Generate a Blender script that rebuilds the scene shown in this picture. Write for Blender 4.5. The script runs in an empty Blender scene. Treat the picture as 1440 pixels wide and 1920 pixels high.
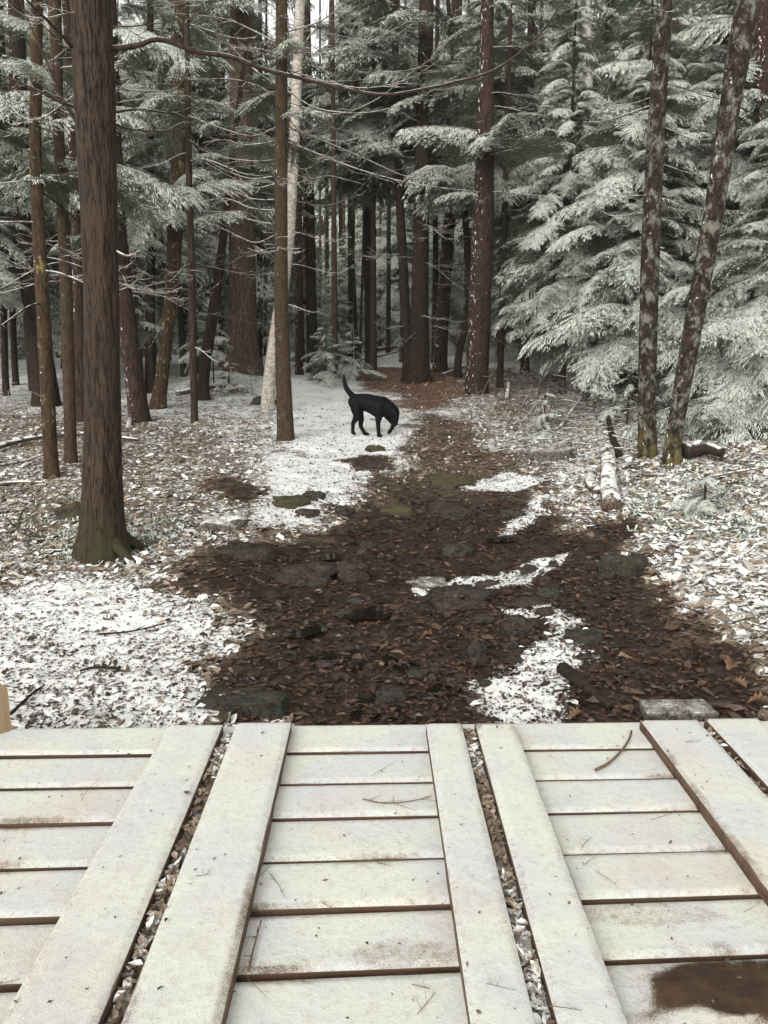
import bpy, math, random
import numpy as np
from mathutils import Vector, Matrix, Euler

R = math.radians
rnd = random.Random(7)
S = bpy.context.scene
COL = S.collection

# ------------------------------------------------------------------ camera, sky, sun, exposure
CAM_H = 1.30
PITCH, YAW, F = R(11.0), R(-0.79), 1445.0
cam_d = bpy.data.cameras.new('camera')
cam = bpy.data.objects.new('camera', cam_d)
COL.objects.link(cam)
cam.location = (0, 0, CAM_H)
cam.rotation_euler = (R(90) - PITCH, 0, YAW)
cam_d.sensor_fit = 'VERTICAL'
cam_d.sensor_height = 24.0
cam_d.lens = 24.0 * F / 1920.0
cam_d.clip_start = 0.05
cam_d.clip_end = 2000
S.camera = cam

SUN_EL, SUN_AZ = R(31), R(205)
world = bpy.data.worlds.new('World')
S.world = world
world.use_nodes = True
wt = world.node_tree
for n in list(wt.nodes):
    wt.nodes.remove(n)
wo = wt.nodes.new('ShaderNodeOutputWorld')
wb = wt.nodes.new('ShaderNodeBackground')
sky = wt.nodes.new('ShaderNodeTexSky')
sky.sky_type = 'NISHITA'
sky.sun_disc = False
sky.sun_elevation = SUN_EL
sky.sun_rotation = SUN_AZ
hs = wt.nodes.new('ShaderNodeHueSaturation')      # an overcast sky: the same light with its blue greyed out
hs.inputs['Saturation'].default_value = 0.0
wt.links.new(sky.outputs['Color'], hs.inputs['Color'])
wt.links.new(hs.outputs['Color'], wb.inputs['Color'])
wb.inputs['Strength'].default_value = 0.15
wt.links.new(wb.outputs['Background'], wo.inputs['Surface'])

sun_d = bpy.data.lights.new('sun', 'SUN')
sun_d.energy = 1.5
sun_d.angle = R(45)
sun_d.color = (1.0, 0.97, 0.93)
sun = bpy.data.objects.new('sun', sun_d)
COL.objects.link(sun)
sdir = Vector((math.sin(SUN_AZ) * math.cos(SUN_EL), math.cos(SUN_AZ) * math.cos(SUN_EL), math.sin(SUN_EL)))
sun.rotation_euler = sdir.to_track_quat('Z', 'Y').to_euler()

S.view_settings.view_transform = 'Standard'
S.view_settings.look = 'None'
S.view_settings.gamma = 1.0
S.view_settings.exposure = 0.88
S.view_settings.use_curve_mapping = False

# ------------------------------------------------------------------ helpers
CAM_M = cam.rotation_euler.to_matrix()


def ray(px, py):
    return (CAM_M @ Vector(((px - 720) / F, -(py - 960) / F, -1.0)))


def sstep(a, b, x):
    t = np.clip((np.asarray(x, float) - a) / (b - a), 0, 1)
    return t * t * (3 - 2 * t)


def vnoise(x, y, seed=0):
    """2-D value noise, 0..1"""
    x = np.asarray(x, float); y = np.asarray(y, float)
    xi = np.floor(x).astype(np.int64); yi = np.floor(y).astype(np.int64)
    fx = x - xi; fy = y - yi
    fx = fx * fx * (3 - 2 * fx); fy = fy * fy * (3 - 2 * fy)

    def h(a, b):
        n = (a * 374761393 + b * 668265263 + seed * 1442695041) & 0x7fffffff
        n = ((n ^ (n >> 13)) * 1274126177) & 0x7fffffff
        n = ((n ^ (n >> 16)) * 668265263) & 0x7fffffff
        return ((n >> 7) & 0xffff) / 65535.0
    return ((h(xi, yi) * (1 - fx) + h(xi + 1, yi) * fx) * (1 - fy)
            + (h(xi, yi + 1) * (1 - fx) + h(xi + 1, yi + 1) * fx) * fy)


def fbm(x, y, seed=0, o=4):
    s = 0; a = 0.5; t = 0
    x = np.asarray(x, float); y = np.asarray(y, float)
    for k in range(o):
        s = s + a * vnoise(x * 2 ** k + 17.3 * k, y * 2 ** k - 9.1 * k, seed + k)
        t += a; a *= 0.5
    return s / t


def stream_x(y):
    return np.interp(y, [0, 3.4, 5.0, 6.5, 8.7, 11, 14], [-.1, 0.0, 0.15, 0.40, 0.75, 1.0, 1.0])


def base_h(x, y):
    x = np.asarray(x, float); y = np.asarray(y, float)
    z = -0.45 + 0.075 * np.minimum(y, 200)
    z = z + 0.26 * sstep(0, 1.3, x - (0.75 + 0.17 * np.clip(y, 0, 12))) * (1 - sstep(11, 16, y)) * sstep(2.3, 4.2, y)
    z = z - 0.10 * np.exp(-((x - stream_x(y)) / 0.95) ** 2) * (1 - sstep(8.5, 11, y))
    z = z + 0.35 * np.exp(-(((x + 3.0) / 1.3) ** 2 + ((y - 16.5) / 1.8) ** 2))   # mound round the old big trunk
    z = z + 0.30 * sstep(17, 22, y) * sstep(1.0, 3.0, x)
    return z


def full_h(x, y):
    amp = 0.35 + 0.65 * sstep(3, 7, y)
    return (base_h(x, y) + amp * 0.10 * (fbm(np.asarray(x) * 0.9, np.asarray(y) * 0.9, 3, 3) - 0.5)
            + 0.05 * (fbm(np.asarray(x) * 4.0, np.asarray(y) * 4.0, 9, 3) - 0.5)
            + 0.075 * (fbm(np.asarray(x) * 6.5, np.asarray(y) * 6.5, 31, 3) - 0.5) * np.exp(-((np.asarray(x) - stream_x(y)) / 0.9) ** 2) * (1 - sstep(8, 11, y))
            + 0.03 * (fbm(np.asarray(x) * 14.0, np.asarray(y) * 14.0, 23, 2) - 0.5) * (1 - sstep(8, 16, y)))


def ground_at(px, py, full=False):
    d = ray(px, py)
    hf = full_h if full else base_h
    o = Vector((0, 0, CAM_H))
    t = 1.0
    prev = t
    while t < 120:
        p = o + d * t
        if p.z < float(hf(p.x, p.y)):
            break
        prev = t
        t *= 1.01
    lo, hi = prev, t
    for _ in range(20):
        m = (lo + hi) / 2
        p = o + d * m
        if p.z < float(hf(p.x, p.y)):
            hi = m
        else:
            lo = m
    p = o + d * hi
    return Vector((p.x, p.y, float(full_h(p.x, p.y))))


def at(px, py, Y):
    d = ray(px, py)
    t = Y / d.y
    return Vector((0, 0, CAM_H)) + d * t


def on_plane(px, py, z):
    d = ray(px, py)
    t = (z - CAM_H) / d.z
    return Vector((0, 0, CAM_H)) + d * t


def depth(p):
    return (CAM_M.transposed() @ (Vector(p) - Vector((0, 0, CAM_H)))).z * -1.0


def mesh_np(name, V, faces, mats, midx=None, smooth=True, attrs=None):
    """faces: list of int arrays (m,3)/(m,4); attrs: {name: (domain, values)}"""
    V = np.asarray(V, np.float32)
    me = bpy.data.meshes.new(name)
    faces = [np.asarray(f, np.int32) for f in faces if len(f)]
    loops = np.concatenate([f.ravel() for f in faces])
    cnt = np.concatenate([np.full(len(f), f.shape[1], np.int32) for f in faces])
    start = np.concatenate([[0], np.cumsum(cnt)[:-1]]).astype(np.int32)
    me.vertices.add(len(V)); me.vertices.foreach_set('co', V.ravel())
    me.loops.add(len(loops)); me.loops.foreach_set('vertex_index', loops)
    me.polygons.add(len(cnt)); me.polygons.foreach_set('loop_start', start)
    for m in mats:
        me.materials.append(m)
    if midx is not None:
        me.polygons.foreach_set('material_index', np.asarray(midx, np.int32))
    me.polygons.foreach_set('use_smooth', np.full(len(cnt), bool(smooth)))
    for k, (dom, val) in (attrs or {}).items():
        a = me.attributes.new(k, 'FLOAT', dom)
        a.data.foreach_set('value', np.asarray(val, np.float32))
    me.update(calc_edges=True)
    return me


def link(name, me, parent=None):
    o = bpy.data.objects.new(name, me)
    COL.objects.link(o)
    if parent is not None:
        o.parent = parent
    return o


def tag(o, label=None, cat=None, group=None, kind=None):
    if label: o['label'] = label
    if cat: o['category'] = cat
    if group: o['group'] = group
    if kind: o['kind'] = kind
    return o


def thing(name, loc, label, cat, group=None):
    o = bpy.data.objects.new(name, None)
    o.empty_display_size = 0.1
    o.location = loc
    COL.objects.link(o)
    return tag(o, label, cat, group)


class MB:
    """collects shapes into one mesh"""
    def __init__(s):
        s.V = []; s.Q = []; s.T = []; s.n = 0

    def add(s, V, Q=None, T=None):
        V = np.asarray(V, float)
        if Q is not None and len(Q): s.Q.append(np.asarray(Q) + s.n)
        if T is not None and len(T): s.T.append(np.asarray(T) + s.n)
        s.V.append(V); s.n += len(V)

    def tube(s, P, rad, n=8, cap=True, rough=0.0, seed=0, stretch=1.0, twist=0.0):
        P = np.asarray([tuple(p) for p in P], float); m = len(P)
        rad = np.broadcast_to(np.asarray(rad, float), (m,))
        tan = np.gradient(P, axis=0)
        tan /= np.linalg.norm(tan, axis=1)[:, None] + 1e-9
        a = np.array([1.0, 0, 0]) if abs(tan[0][0]) < 0.8 else np.array([0, 1.0, 0])
        N = []
        for i in range(m):
            a = a - tan[i] * a.dot(tan[i]); a /= np.linalg.norm(a) + 1e-9
            N.append(a.copy())
        N = np.array(N); B = np.cross(tan, N)
        ang = np.linspace(0, 2 * math.pi, n, endpoint=False)
        rr = np.repeat(rad[:, None], n, 1)
        if rough:
            L = np.concatenate([[0], np.cumsum(np.linalg.norm(np.diff(P, axis=0), axis=1))])
            AA, LL = np.meshgrid(ang, L)
            w = np.minimum(AA, 2 * math.pi - AA)
            u = w * 5.5 + seed * 3.1
            k = fbm(u, LL * stretch, seed, 3) - 0.5
            rr = rr * (1 + rough * 2 * k)
        V = P[:, None, :] + rr[:, :, None] * (np.cos(ang)[None, :, None] * N[:, None, :] + np.sin(ang)[None, :, None] * B[:, None, :])
        V = V.reshape(-1, 3)
        i = np.arange(m - 1)[:, None] * n; j = np.arange(n)[None, :]; j2 = (j + 1) % n
        Q = np.stack([i + j, i + j2, i + n + j2, i + n + j], -1).reshape(-1, 4)
        T = []
        if cap:
            V = np.vstack([V, P[0], P[-1]])
            c0 = m * n; c1 = c0 + 1
            jj = np.arange(n); j2 = (jj + 1) % n
            T = np.concatenate([np.stack([np.full(n, c0), j2, jj], -1),
                                np.stack([np.full(n, c1), (m - 1) * n + jj, (m - 1) * n + j2], -1)])
        s.add(V, Q, T)

    def mesh(s, name, mat, off=(0, 0, 0), smooth=True):
        V = np.concatenate(s.V) - np.array(off)
        fs = []
        if s.Q: fs.append(np.concatenate(s.Q))
        if s.T: fs.append(np.concatenate(s.T))
        return mesh_np(name, V, fs, [mat], smooth=smooth)

    def obj(s, name, mat, parent=None, smooth=True):
        off = parent.location if parent is not None else (0, 0, 0)
        if parent is not None and parent.parent is not None:
            off = Vector(off) + parent.parent.location
        return link(name, s.mesh(name, mat, tuple(off), smooth), parent)

    def top(s, name, mat, loc, smooth=True):
        o = link(name, s.mesh(name, mat, tuple(loc), smooth))
        o.location = loc
        return o


def spline(pts, n):
    """Catmull-Rom through pts (k,d) -> (n,d)"""
    P = np.asarray([tuple(p) for p in pts], float)
    k = len(P)
    if k == 2:
        t = np.linspace(0, 1, n)[:, None]
        return P[0] * (1 - t) + P[1] * t
    E = np.vstack([2 * P[0] - P[1], P, 2 * P[-1] - P[-2]])
    u = np.linspace(0, k - 1 - 1e-6, n)
    i = u.astype(int); t = (u - i)[:, None]
    a, b, c, d = E[i], E[i + 1], E[i + 2], E[i + 3]
    return 0.5 * (2 * b + (c - a) * t + (2 * a - 5 * b + 4 * c - d) * t ** 2 + (3 * b - 3 * c + d - a) * t ** 3)


# ------------------------------------------------------------------ materials
class NT:
    def __init__(s, name, rough=0.9, spec=0.3):
        s.m = bpy.data.materials.new(name)
        s.m.use_nodes = True
        s.t = s.m.node_tree
        s.b = s.t.nodes['Principled BSDF']
        s.b.inputs['Roughness'].default_value = rough
        s.b.inputs['Specular IOR Level'].default_value = spec

    def n(s, ty, **kw):
        nd = s.t.nodes.new(ty)
        for k, v in kw.items():
            if hasattr(nd, k): setattr(nd, k, v)
        return nd

    def set(s, sock, v):
        if hasattr(v, 'is_output') or hasattr(v, 'links'):
            s.t.links.new(v, sock)
        elif isinstance(v, (tuple, list)) and len(v) == 3 and sock.type == 'RGBA':
            sock.default_value = (*v, 1)
        else:
            sock.default_value = v

    def obj(s):
        return s.n('ShaderNodeTexCoord').outputs['Object']

    def pos(s):
        return s.n('ShaderNodeNewGeometry').outputs['Position']

    def scale(s, vec, sc):
        m = s.n('ShaderNodeMapping'); s.set(m.inputs['Vector'], vec); m.inputs['Scale'].default_value = sc
        return m.outputs['Vector']

    def noise(s, vec, scale, detail=3, rough=0.6, dist=0.0):
        x = s.n('ShaderNodeTexNoise')
        s.set(x.inputs['Vector'], vec); x.inputs['Scale'].default_value = scale
        x.inputs['Detail'].default_value = detail; x.inputs['Roughness'].default_value = rough
        x.inputs['Distortion'].default_value = dist
        return x.outputs['Fac']

    def vor(s, vec, scale, feature='F1', out='Distance'):
        x = s.n('ShaderNodeTexVoronoi'); x.feature = feature
        s.set(x.inputs['Vector'], vec); x.inputs['Scale'].default_value = scale
        return x.outputs[out]

    def math(s, op, a, b=0.0, clamp=False):
        x = s.n('ShaderNodeMath', operation=op); x.use_clamp = clamp
        s.set(x.inputs[0], a); s.set(x.inputs[1], b)
        return x.outputs[0]

    def rng(s, v, a, b, c=0.0, d=1.0, smooth=True):
        x = s.n('ShaderNodeMapRange'); x.interpolation_type = 'SMOOTHSTEP' if smooth else 'LINEAR'
        s.set(x.inputs['Value'], v)
        for k, q in zip(('From Min', 'From Max', 'To Min', 'To Max'), (a, b, c, d)):
            s.set(x.inputs[k], q)
        return x.outputs['Result']

    def mix(s, f, a, b):
        x = s.n('ShaderNodeMix'); x.data_type = 'RGBA'
        s.set(x.inputs[0], f); s.set(x.inputs[6], a); s.set(x.inputs[7], b)
        return x.outputs[2]

    def attr(s, name):
        x = s.n('ShaderNodeAttribute'); x.attribute_name = name
        return x.outputs['Fac']

    def nz(s):
        x = s.n('ShaderNodeSeparateXYZ')
        s.t.links.new(s.n('ShaderNodeNewGeometry').outputs['Normal'], x.inputs[0])
        return x.outputs['Z']

    def orand(s):
        return s.n('ShaderNodeObjectInfo').outputs['Random']

    def bump(s, h, strength=0.5, dist=0.02):
        x = s.n('ShaderNodeBump'); s.set(x.inputs['Height'], h)
        x.inputs['Strength'].default_value = strength; x.inputs['Distance'].default_value = dist
        s.t.links.new(x.outputs['Normal'], s.b.inputs['Normal'])

    def col(s, c):
        s.set(s.b.inputs['Base Color'], c)
        return s.m


SNOW = (0.71, 0.72, 0.68)


BK = np.array((0.56, 0.515, 0.45))


def bark_mat(name, dark, light, zs=0.18, sc=30, snow=0.0, patch=None, patch_th=0.55, patch_w=0.035, patch_sc=9, moss=None, bump=0.8):
    k = NT(name, 0.92, 0.2)
    v = k.obj()
    nA = k.noise(k.scale(v, (1, 1, zs)), sc, 5, 0.65, 0.4)
    nB = k.vor(k.scale(v, (1, 1, zs * 1.2)), sc * 1.5, 'DISTANCE_TO_EDGE')
    n1 = k.math('ADD', k.math('MULTIPLY', nA, 0.88), k.math('MULTIPLY', k.rng(nB, 0.0, 0.22), 0.12))
    n2 = k.noise(v, 2.2, 3)
    dark = tuple(float(x) for x in np.array(dark) * BK); light = tuple(float(x) for x in np.array(light) * BK)
    c = k.mix(k.rng(n1, 0.37, 0.62), dark, light)
    c = k.mix(k.rng(n2, 0.35, 0.75, 0, 0.5), c, tuple(x * 0.62 for x in light))
    if patch:
        p = k.noise(k.scale(v, (1, 1, 0.7)), patch_sc, 6, 0.72, 0.25)
        c = k.mix(k.rng(p, patch_th - patch_w, patch_th + patch_w), c, patch)
    if moss:
        mz = k.n('ShaderNodeSeparateXYZ'); k.t.links.new(v, mz.inputs[0])
        f = k.math('MULTIPLY', k.rng(mz.outputs['Z'], 0.0, 0.45, 1, 0), k.rng(k.noise(v, 8, 3), 0.35, 0.6))
        c = k.mix(f, c, moss)
    if snow:
        sn = k.noise(k.scale(v, (1, 1, 0.5)), 24, 3, 0.7)
        xs = k.n('ShaderNodeSeparateXYZ'); k.t.links.new(k.n('ShaderNodeNewGeometry').outputs['Normal'], xs.inputs[0])
        wind = k.rng(xs.outputs['X'], -1.0, 0.6, 0.12, 0.0)
        f = k.rng(k.math('ADD', sn, wind), 0.80 - snow, 0.86 - snow)
        c = k.mix(f, c, SNOW)
    k.bump(n1, bump, 0.025)
    return k.col(c)


M = {}
M['bark_brown'] = bark_mat('bark_brown', (0.014, 0.010, 0.008), (0.104, 0.076, 0.059), 0.10, 52, snow=0.0, moss=(0.036, 0.036, 0.016))
M['bark_grey'] = bark_mat('bark_grey', (0.055, 0.040, 0.032), (0.20, 0.15, 0.12), 0.15, 34, snow=0.04)
M['bark_smooth'] = bark_mat('bark_smooth', (0.050, 0.036, 0.024), (0.110, 0.080, 0.054), 0.5, 24, snow=0.03, bump=0.4)
M['bark_lichen_gold'] = bark_mat('bark_lichen_gold', (0.045, 0.03, 0.019), (0.11, 0.075, 0.045), 0.3, 22, snow=0.06, patch=(0.17, 0.145, 0.065), patch_th=0.6, patch_sc=6)
M['bark_lichen'] = bark_mat('bark_lichen', (0.012, 0.009, 0.007), (0.060, 0.040, 0.030), 0.5, 20, snow=0.04, patch=(0.13, 0.13, 0.105), patch_th=0.55, patch_sc=12, patch_w=0.07, moss=(0.09, 0.075, 0.02))
M['bark_red'] = bark_mat('bark_red', (0.018, 0.011, 0.009), (0.090, 0.057, 0.044), 0.2, 30, snow=0.09)
M['bark_dark'] = bark_mat('bark_dark', (0.018, 0.012, 0.009), (0.062, 0.042, 0.031), 0.15, 26, snow=0.02)
M['bark_birch'] = bark_mat('bark_birch', (0.42, 0.39, 0.37), (0.85, 0.84, 0.84), 1.8, 9, snow=0.04, patch=(0.14, 0.10, 0.07), patch_th=0.66, patch_sc=7, bump=0.3)
M['bark_pale'] = bark_mat('bark_pale', (0.38, 0.38, 0.40), (0.72, 0.74, 0.78), 1.5, 9, snow=0.05, patch=(0.16, 0.09, 0.06), patch_th=0.63, patch_sc=5, bump=0.3)

def twig_mat(name, c1, c2, snow_lo, snow_hi):
    k = NT(name, 0.9, 0.2)
    v = k.pos()
    n = k.noise(v, 11, 3)
    f = k.math('MULTIPLY', k.rng(k.nz(), snow_lo, snow_hi), k.rng(n, 0.38, 0.52))
    c = k.mix(k.rng(k.noise(v, 40, 2), 0.3, 0.7), c1, c2)
    return k.col(k.mix(f, c, SNOW))

M['twig'] = twig_mat('dead_twig', (0.07, 0.05, 0.038), (0.19, 0.145, 0.115), 0.15, 0.6)
M['twig_dark'] = twig_mat('dark_limb', (0.018, 0.012, 0.009), (0.055, 0.036, 0.026), 0.70, 0.98)
M['log_snow'] = twig_mat('snowy_log', (0.03, 0.02, 0.014), (0.12, 0.085, 0.06), 0.10, 0.60)
M['hollow_dark'] = twig_mat('dark_hollow', (0.012, 0.009, 0.007), (0.04, 0.028, 0.02), 0.5, 0.95)  # near black, carries the darkness of a hollow as colour
M['stick_dark'] = twig_mat('wet_stick', (0.012, 0.009, 0.007), (0.035, 0.024, 0.017), 1.2, 1.4)


def needle_mat(name, g1, g2, lo, hi, nlo, nhi):
    k = NT(name, 0.8, 0.25)
    v = k.pos()
    big = k.noise(v, 1.1, 2)
    fine = k.noise(v, 16, 2)
    c = k.mix(k.rng(k.math('ADD', k.math('MULTIPLY', big, 0.7), k.math('MULTIPLY', k.orand(), 0.3)), 0.3, 0.7), g1, g2)
    amt = k.math('ADD', fine, k.math('MULTIPLY', big, 0.5))
    f = k.math('MULTIPLY', k.rng(k.nz(), lo, hi), k.rng(amt, nlo, nhi))
    cc = k.mix(f, c, (0.72, 0.76, 0.67))
    k.col(cc)
    tr = k.n('ShaderNodeBsdfTranslucent'); k.set(tr.inputs['Color'], cc)       # light comes through needles and thin snow
    ms = k.n('ShaderNodeMixShader'); ms.inputs[0].default_value = 0.32
    k.t.links.new(k.b.outputs[0], ms.inputs[1]); k.t.links.new(tr.outputs[0], ms.inputs[2])
    k.t.links.new(ms.outputs[0], k.t.nodes['Material Output'].inputs['Surface'])
    return k.m

M['needles_snowy'] = needle_mat('hemlock_needles_snowy', (0.066, 0.084, 0.050), (0.165, 0.190, 0.130), -0.05, 0.42, 0.57, 0.75)
M['needles_open_brightened'] = needle_mat('hemlock_needles_open_brightened', (0.090, 0.115, 0.068), (0.200, 0.235, 0.155), -0.6, 0.40, 0.46, 0.68)  # more snow and paler green, colour raised to brighten the dim background
M['needles'] = needle_mat('hemlock_needles', (0.085, 0.105, 0.066), (0.180, 0.205, 0.140), -0.55, 0.45, 0.60, 0.84)

# ground
def ground_mat():
    k = NT('forest_floor', 0.9, 0.25)
    v = k.pos()
    snow = k.attr('snow'); wet = k.attr('wet'); red = k.attr('red')
    big = k.noise(v, 1.6, 3, 0.6)
    mid = k.noise(v, 9, 4, 0.65)
    fine = k.noise(v, 42, 5, 0.75)
    cell = k.vor(v, 22, 'F1', 'Distance')
    leafc = k.vor(v, 17, 'F1', 'Color')
    sp = k.n('ShaderNodeSeparateColor'); k.t.links.new(leafc, sp.inputs[0])
    dry = k.mix(sp.outputs[0], (0.09, 0.064, 0.042), (0.28, 0.215, 0.155))
    dry = k.mix(k.rng(fine, 0.35, 0.6), (0.045, 0.028, 0.02), dry)
    dry = k.mix(red, dry, k.mix(sp.outputs[1], (0.07, 0.028, 0.015), (0.17, 0.07, 0.04)))
    mud = k.mix(sp.outputs[0], (0.022, 0.014, 0.0095), (0.058, 0.037, 0.026))
    mud = k.mix(k.rng(fine, 0.3, 0.62), (0.010, 0.007, 0.005), mud)
    soil = k.mix(wet, dry, mud)
    th = k.math('ADD', snow, k.math('ADD', k.math('MULTIPLY', k.math('SUBTRACT', mid, 0.5), 0.9),
                                    k.math('ADD', k.math('MULTIPLY', k.math('SUBTRACT', fine, 0.5), 1.7),
                                           k.math('MULTIPLY', k.math('SUBTRACT', big, 0.5), 0.5))))
    f = k.rng(th, 0.44, 0.60)
    c = k.mix(f, soil, k.mix(k.rng(mid, 0.3, 0.7), (0.76, 0.76, 0.74), SNOW))
    k.set(k.b.inputs['Roughness'], k.rng(k.math('MULTIPLY', wet, k.math('SUBTRACT', 1.0, f)), 0, 1, 0.95, 0.36))
    h = k.math('ADD', k.math('MULTIPLY', fine, 0.6), k.math('ADD', k.math('MULTIPLY', cell, 0.5), k.math('MULTIPLY', f, 0.35)))
    k.bump(h, 0.7, 0.02)
    return k.col(c)

M['ground'] = ground_mat()

def leaf_mat():
    k = NT('leaf_litter', 0.75, 0.35)
    v = k.pos()
    t = k.attr('tint'); wet = k.attr('wet'); sn = k.attr('snow'); red = k.attr('red')
    dry = k.mix(t, (0.095, 0.066, 0.042), (0.37, 0.295, 0.215))
    dry = k.mix(red, dry, k.mix(t, (0.10, 0.035, 0.016), (0.30, 0.12, 0.06)))
    w = k.mix(t, (0.024, 0.0140, 0.0090), (0.155, 0.094, 0.062))
    c = k.mix(wet, dry, w)
    f = k.math('MULTIPLY', k.rng(k.nz(), 0.35, 0.75), k.rng(k.math('ADD', sn, k.math('MULTIPLY', k.noise(v, 45, 3), 0.8)), 0.78, 0.98))
    k.set(k.b.inputs['Roughness'], k.rng(wet, 0, 1, 0.85, 0.33))
    return k.col(k.mix(f, c, SNOW))

M['leaf'] = leaf_mat()

def rock_mat(name, c1, c2, moss=0.0, snow=0.0, rough=0.8, mossc=(0.075, 0.070, 0.018)):
    k = NT(name, rough, 0.35)
    v = k.pos()
    n = k.noise(v, 12, 5, 0.65)
    c = k.mix(k.rng(n, 0.3, 0.7), c1, c2)
    c = k.mix(k.rng(k.noise(v, 38, 5, 0.75), 0.45, 0.62), c, tuple(x * 0.45 for x in c1))
    c = k.mix(k.rng(k.noise(v, 60, 3, 0.7), 0.56, 0.70, 0, 0.8), c, tuple(min(1, x * 1.7) for x in c2))
    if moss:
        f = k.math('MULTIPLY', k.rng(k.nz(), -0.2, 0.5), k.rng(k.noise(v, 9, 3), 0.68 - moss * 0.5, 0.85 - moss * 0.5))
        c = k.mix(f, c, k.mix(k.noise(v, 90, 2), tuple(x * 0.6 for x in mossc), tuple(x * 1.5 for x in mossc)))
    if snow:
        f = k.math('MULTIPLY', k.rng(k.nz(), 0.3, 0.7), k.rng(k.math('ADD', k.math('MULTIPLY', k.noise(v, 14, 4), 0.5), k.math('MULTIPLY', k.noise(v, 110, 3, 0.8), 0.5)), 0.72 - snow, 0.98 - snow))
        c = k.mix(f, c, SNOW)
    k.bump(k.math('ADD', n, k.math('MULTIPLY', k.noise(v, 45, 4, 0.7), 0.6)), 0.9, 0.04)
    return k.col(c)

M['rock_wet'] = rock_mat('wet_stone', (0.022, 0.016, 0.012), (0.070, 0.052, 0.040), rough=0.45)
M['rock_brown'] = rock_mat('muddy_stone', (0.020, 0.014, 0.010), (0.060, 0.042, 0.031), rough=0.5)
M['rock_moss'] = rock_mat('mossy_stone', (0.035, 0.027, 0.02), (0.085, 0.065, 0.05), moss=0.8, mossc=(0.055, 0.048, 0.018))
M['rock_green'] = rock_mat('green_stone', (0.022, 0.020, 0.014), (0.058, 0.052, 0.038), moss=0.45, rough=0.6, mossc=(0.034, 0.034, 0.016))
M['rock_snow'] = rock_mat('snowy_stone', (0.075, 0.062, 0.048), (0.19, 0.165, 0.135), moss=0.35, snow=0.42)
M['rock_frost'] = rock_mat('frosted_stone', (0.09, 0.075, 0.06), (0.22, 0.19, 0.15), snow=0.3)

def wood_mat(name, a, b):
    k = NT(name, 0.75, 0.3)
    v = k.obj()
    g = k.noise(k.scale(v, (0.05, 1, 1)) if name.startswith('cross') else k.scale(v, (1, 0.05, 1)), 60, 5, 0.65, 0.3)
    rings = k.noise(k.scale(v, (0.6, 3, 3)), 5, 4, 0.6, 1.2)
    c = k.mix(k.rng(g, 0.3, 0.7), a, b)
    c = k.mix(k.rng(rings, 0.45, 0.7, 0, 0.65), c, tuple(x * 0.45 for x in a))
    c = k.mix(k.math('MULTIPLY', k.orand(), 0.35), c, (0.10, 0.07, 0.05))
    k.bump(g, 0.4, 0.004)
    return k.col(c)

M['wood_cross'] = wood_mat('cross_board_wood', (0.045, 0.025, 0.014), (0.13, 0.075, 0.042))
M['wood_long'] = wood_mat('plank_wood', (0.055, 0.033, 0.020), (0.155, 0.095, 0.058))
k = NT('post_wood', 0.8, 0.2)
_g = k.noise(k.scale(k.obj(), (1, 1, 0.06)), 50, 4)
M['wood_post'] = k.col(k.mix(_g, (0.16, 0.11, 0.06), (0.34, 0.25, 0.15)))

k = NT('board_snow', 0.95, 0.15)
_v = k.pos()
_big = k.noise(_v, 3.1, 4, 0.6)
_f = k.noise(_v, 330, 2, 0.7)
_m = k.noise(_v, 46, 5, 0.75)
_gr = k.noise(k.scale(k.obj(), (1, 1, 1)), 9, 5, 0.7, 0.6)
_c = k.mix(k.rng(_big, 0.38, 0.62), (0.63, 0.645, 0.55), (0.575, 0.585, 0.58))
_c = k.mix(k.rng(k.noise(_v, 1.7, 3), 0.50, 0.70, 0, 0.75), _c, (0.57, 0.515, 0.455))
_c = k.mix(k.rng(_m, 0.46, 0.78, 0, 0.55), _c, (0.40, 0.36, 0.29))
_c = k.mix(k.rng(_f, 0.52, 0.72, 0, 0.45), _c, (0.40, 0.37, 0.31))
_thin = k.attr('thin')
_gs = k.noise(k.scale(k.obj(), (0.07, 1, 1)), 45, 5, 0.7, 0.8)
_wood = k.mix(k.rng(_gr, 0.35, 0.62), k.mix(_gs, (0.014, 0.009, 0.0065), (0.060, 0.038, 0.025)), k.mix(_gs, (0.032, 0.018, 0.009), (0.115, 0.070, 0.034)))
_c = k.mix(k.rng(k.math('ADD', _thin, k.math('ADD', k.math('MULTIPLY', k.math('SUBTRACT', _f, 0.5), 0.9), k.math('MULTIPLY', k.math('SUBTRACT', _m, 0.5), 0.8))), 0.30, 1.00), _c, k.mix(k.rng(k.math('ADD', _thin, k.math('MULTIPLY', k.math('SUBTRACT', _f, 0.5), 0.5)), 0.55, 0.95), (0.27, 0.205, 0.145), _wood))
k.bump(k.math('ADD', k.math('MULTIPLY', _f, 0.5), _m), 0.55, 0.006)
k.set(k.b.inputs['Roughness'], k.rng(_thin, 0.5, 1.0, 0.95, 0.35))
M['board_snow'] = k.col(_c)

k = NT('black_fur', 0.7, 0.12)
_n = k.noise(k.scale(k.obj(), (1, 1, 3)), 60, 3)
k.bump(_n, 0.3, 0.005)
M['dog'] = k.col(k.mix(_n, (0.0015, 0.0015, 0.002), (0.004, 0.004, 0.004)))
k = NT('dog_eye', 0.1, 0.6); M['eye'] = k.col((0.02, 0.012, 0.006))
k = NT('dog_nose', 0.3, 0.5); M['nose'] = k.col((0.008, 0.007, 0.007))
k = NT('orange_leaf', 0.7, 0.3); M['orange_leaf'] = k.col(k.mix(k.noise(k.obj(), 30, 3), (0.075, 0.040, 0.022), (0.22, 0.13, 0.075)))

# ------------------------------------------------------------------ the ground, with snow and mud where they lie
def world_poly(pts):
    return np.array([tuple(ground_at(a, b))[:2] for a, b in pts])


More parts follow.
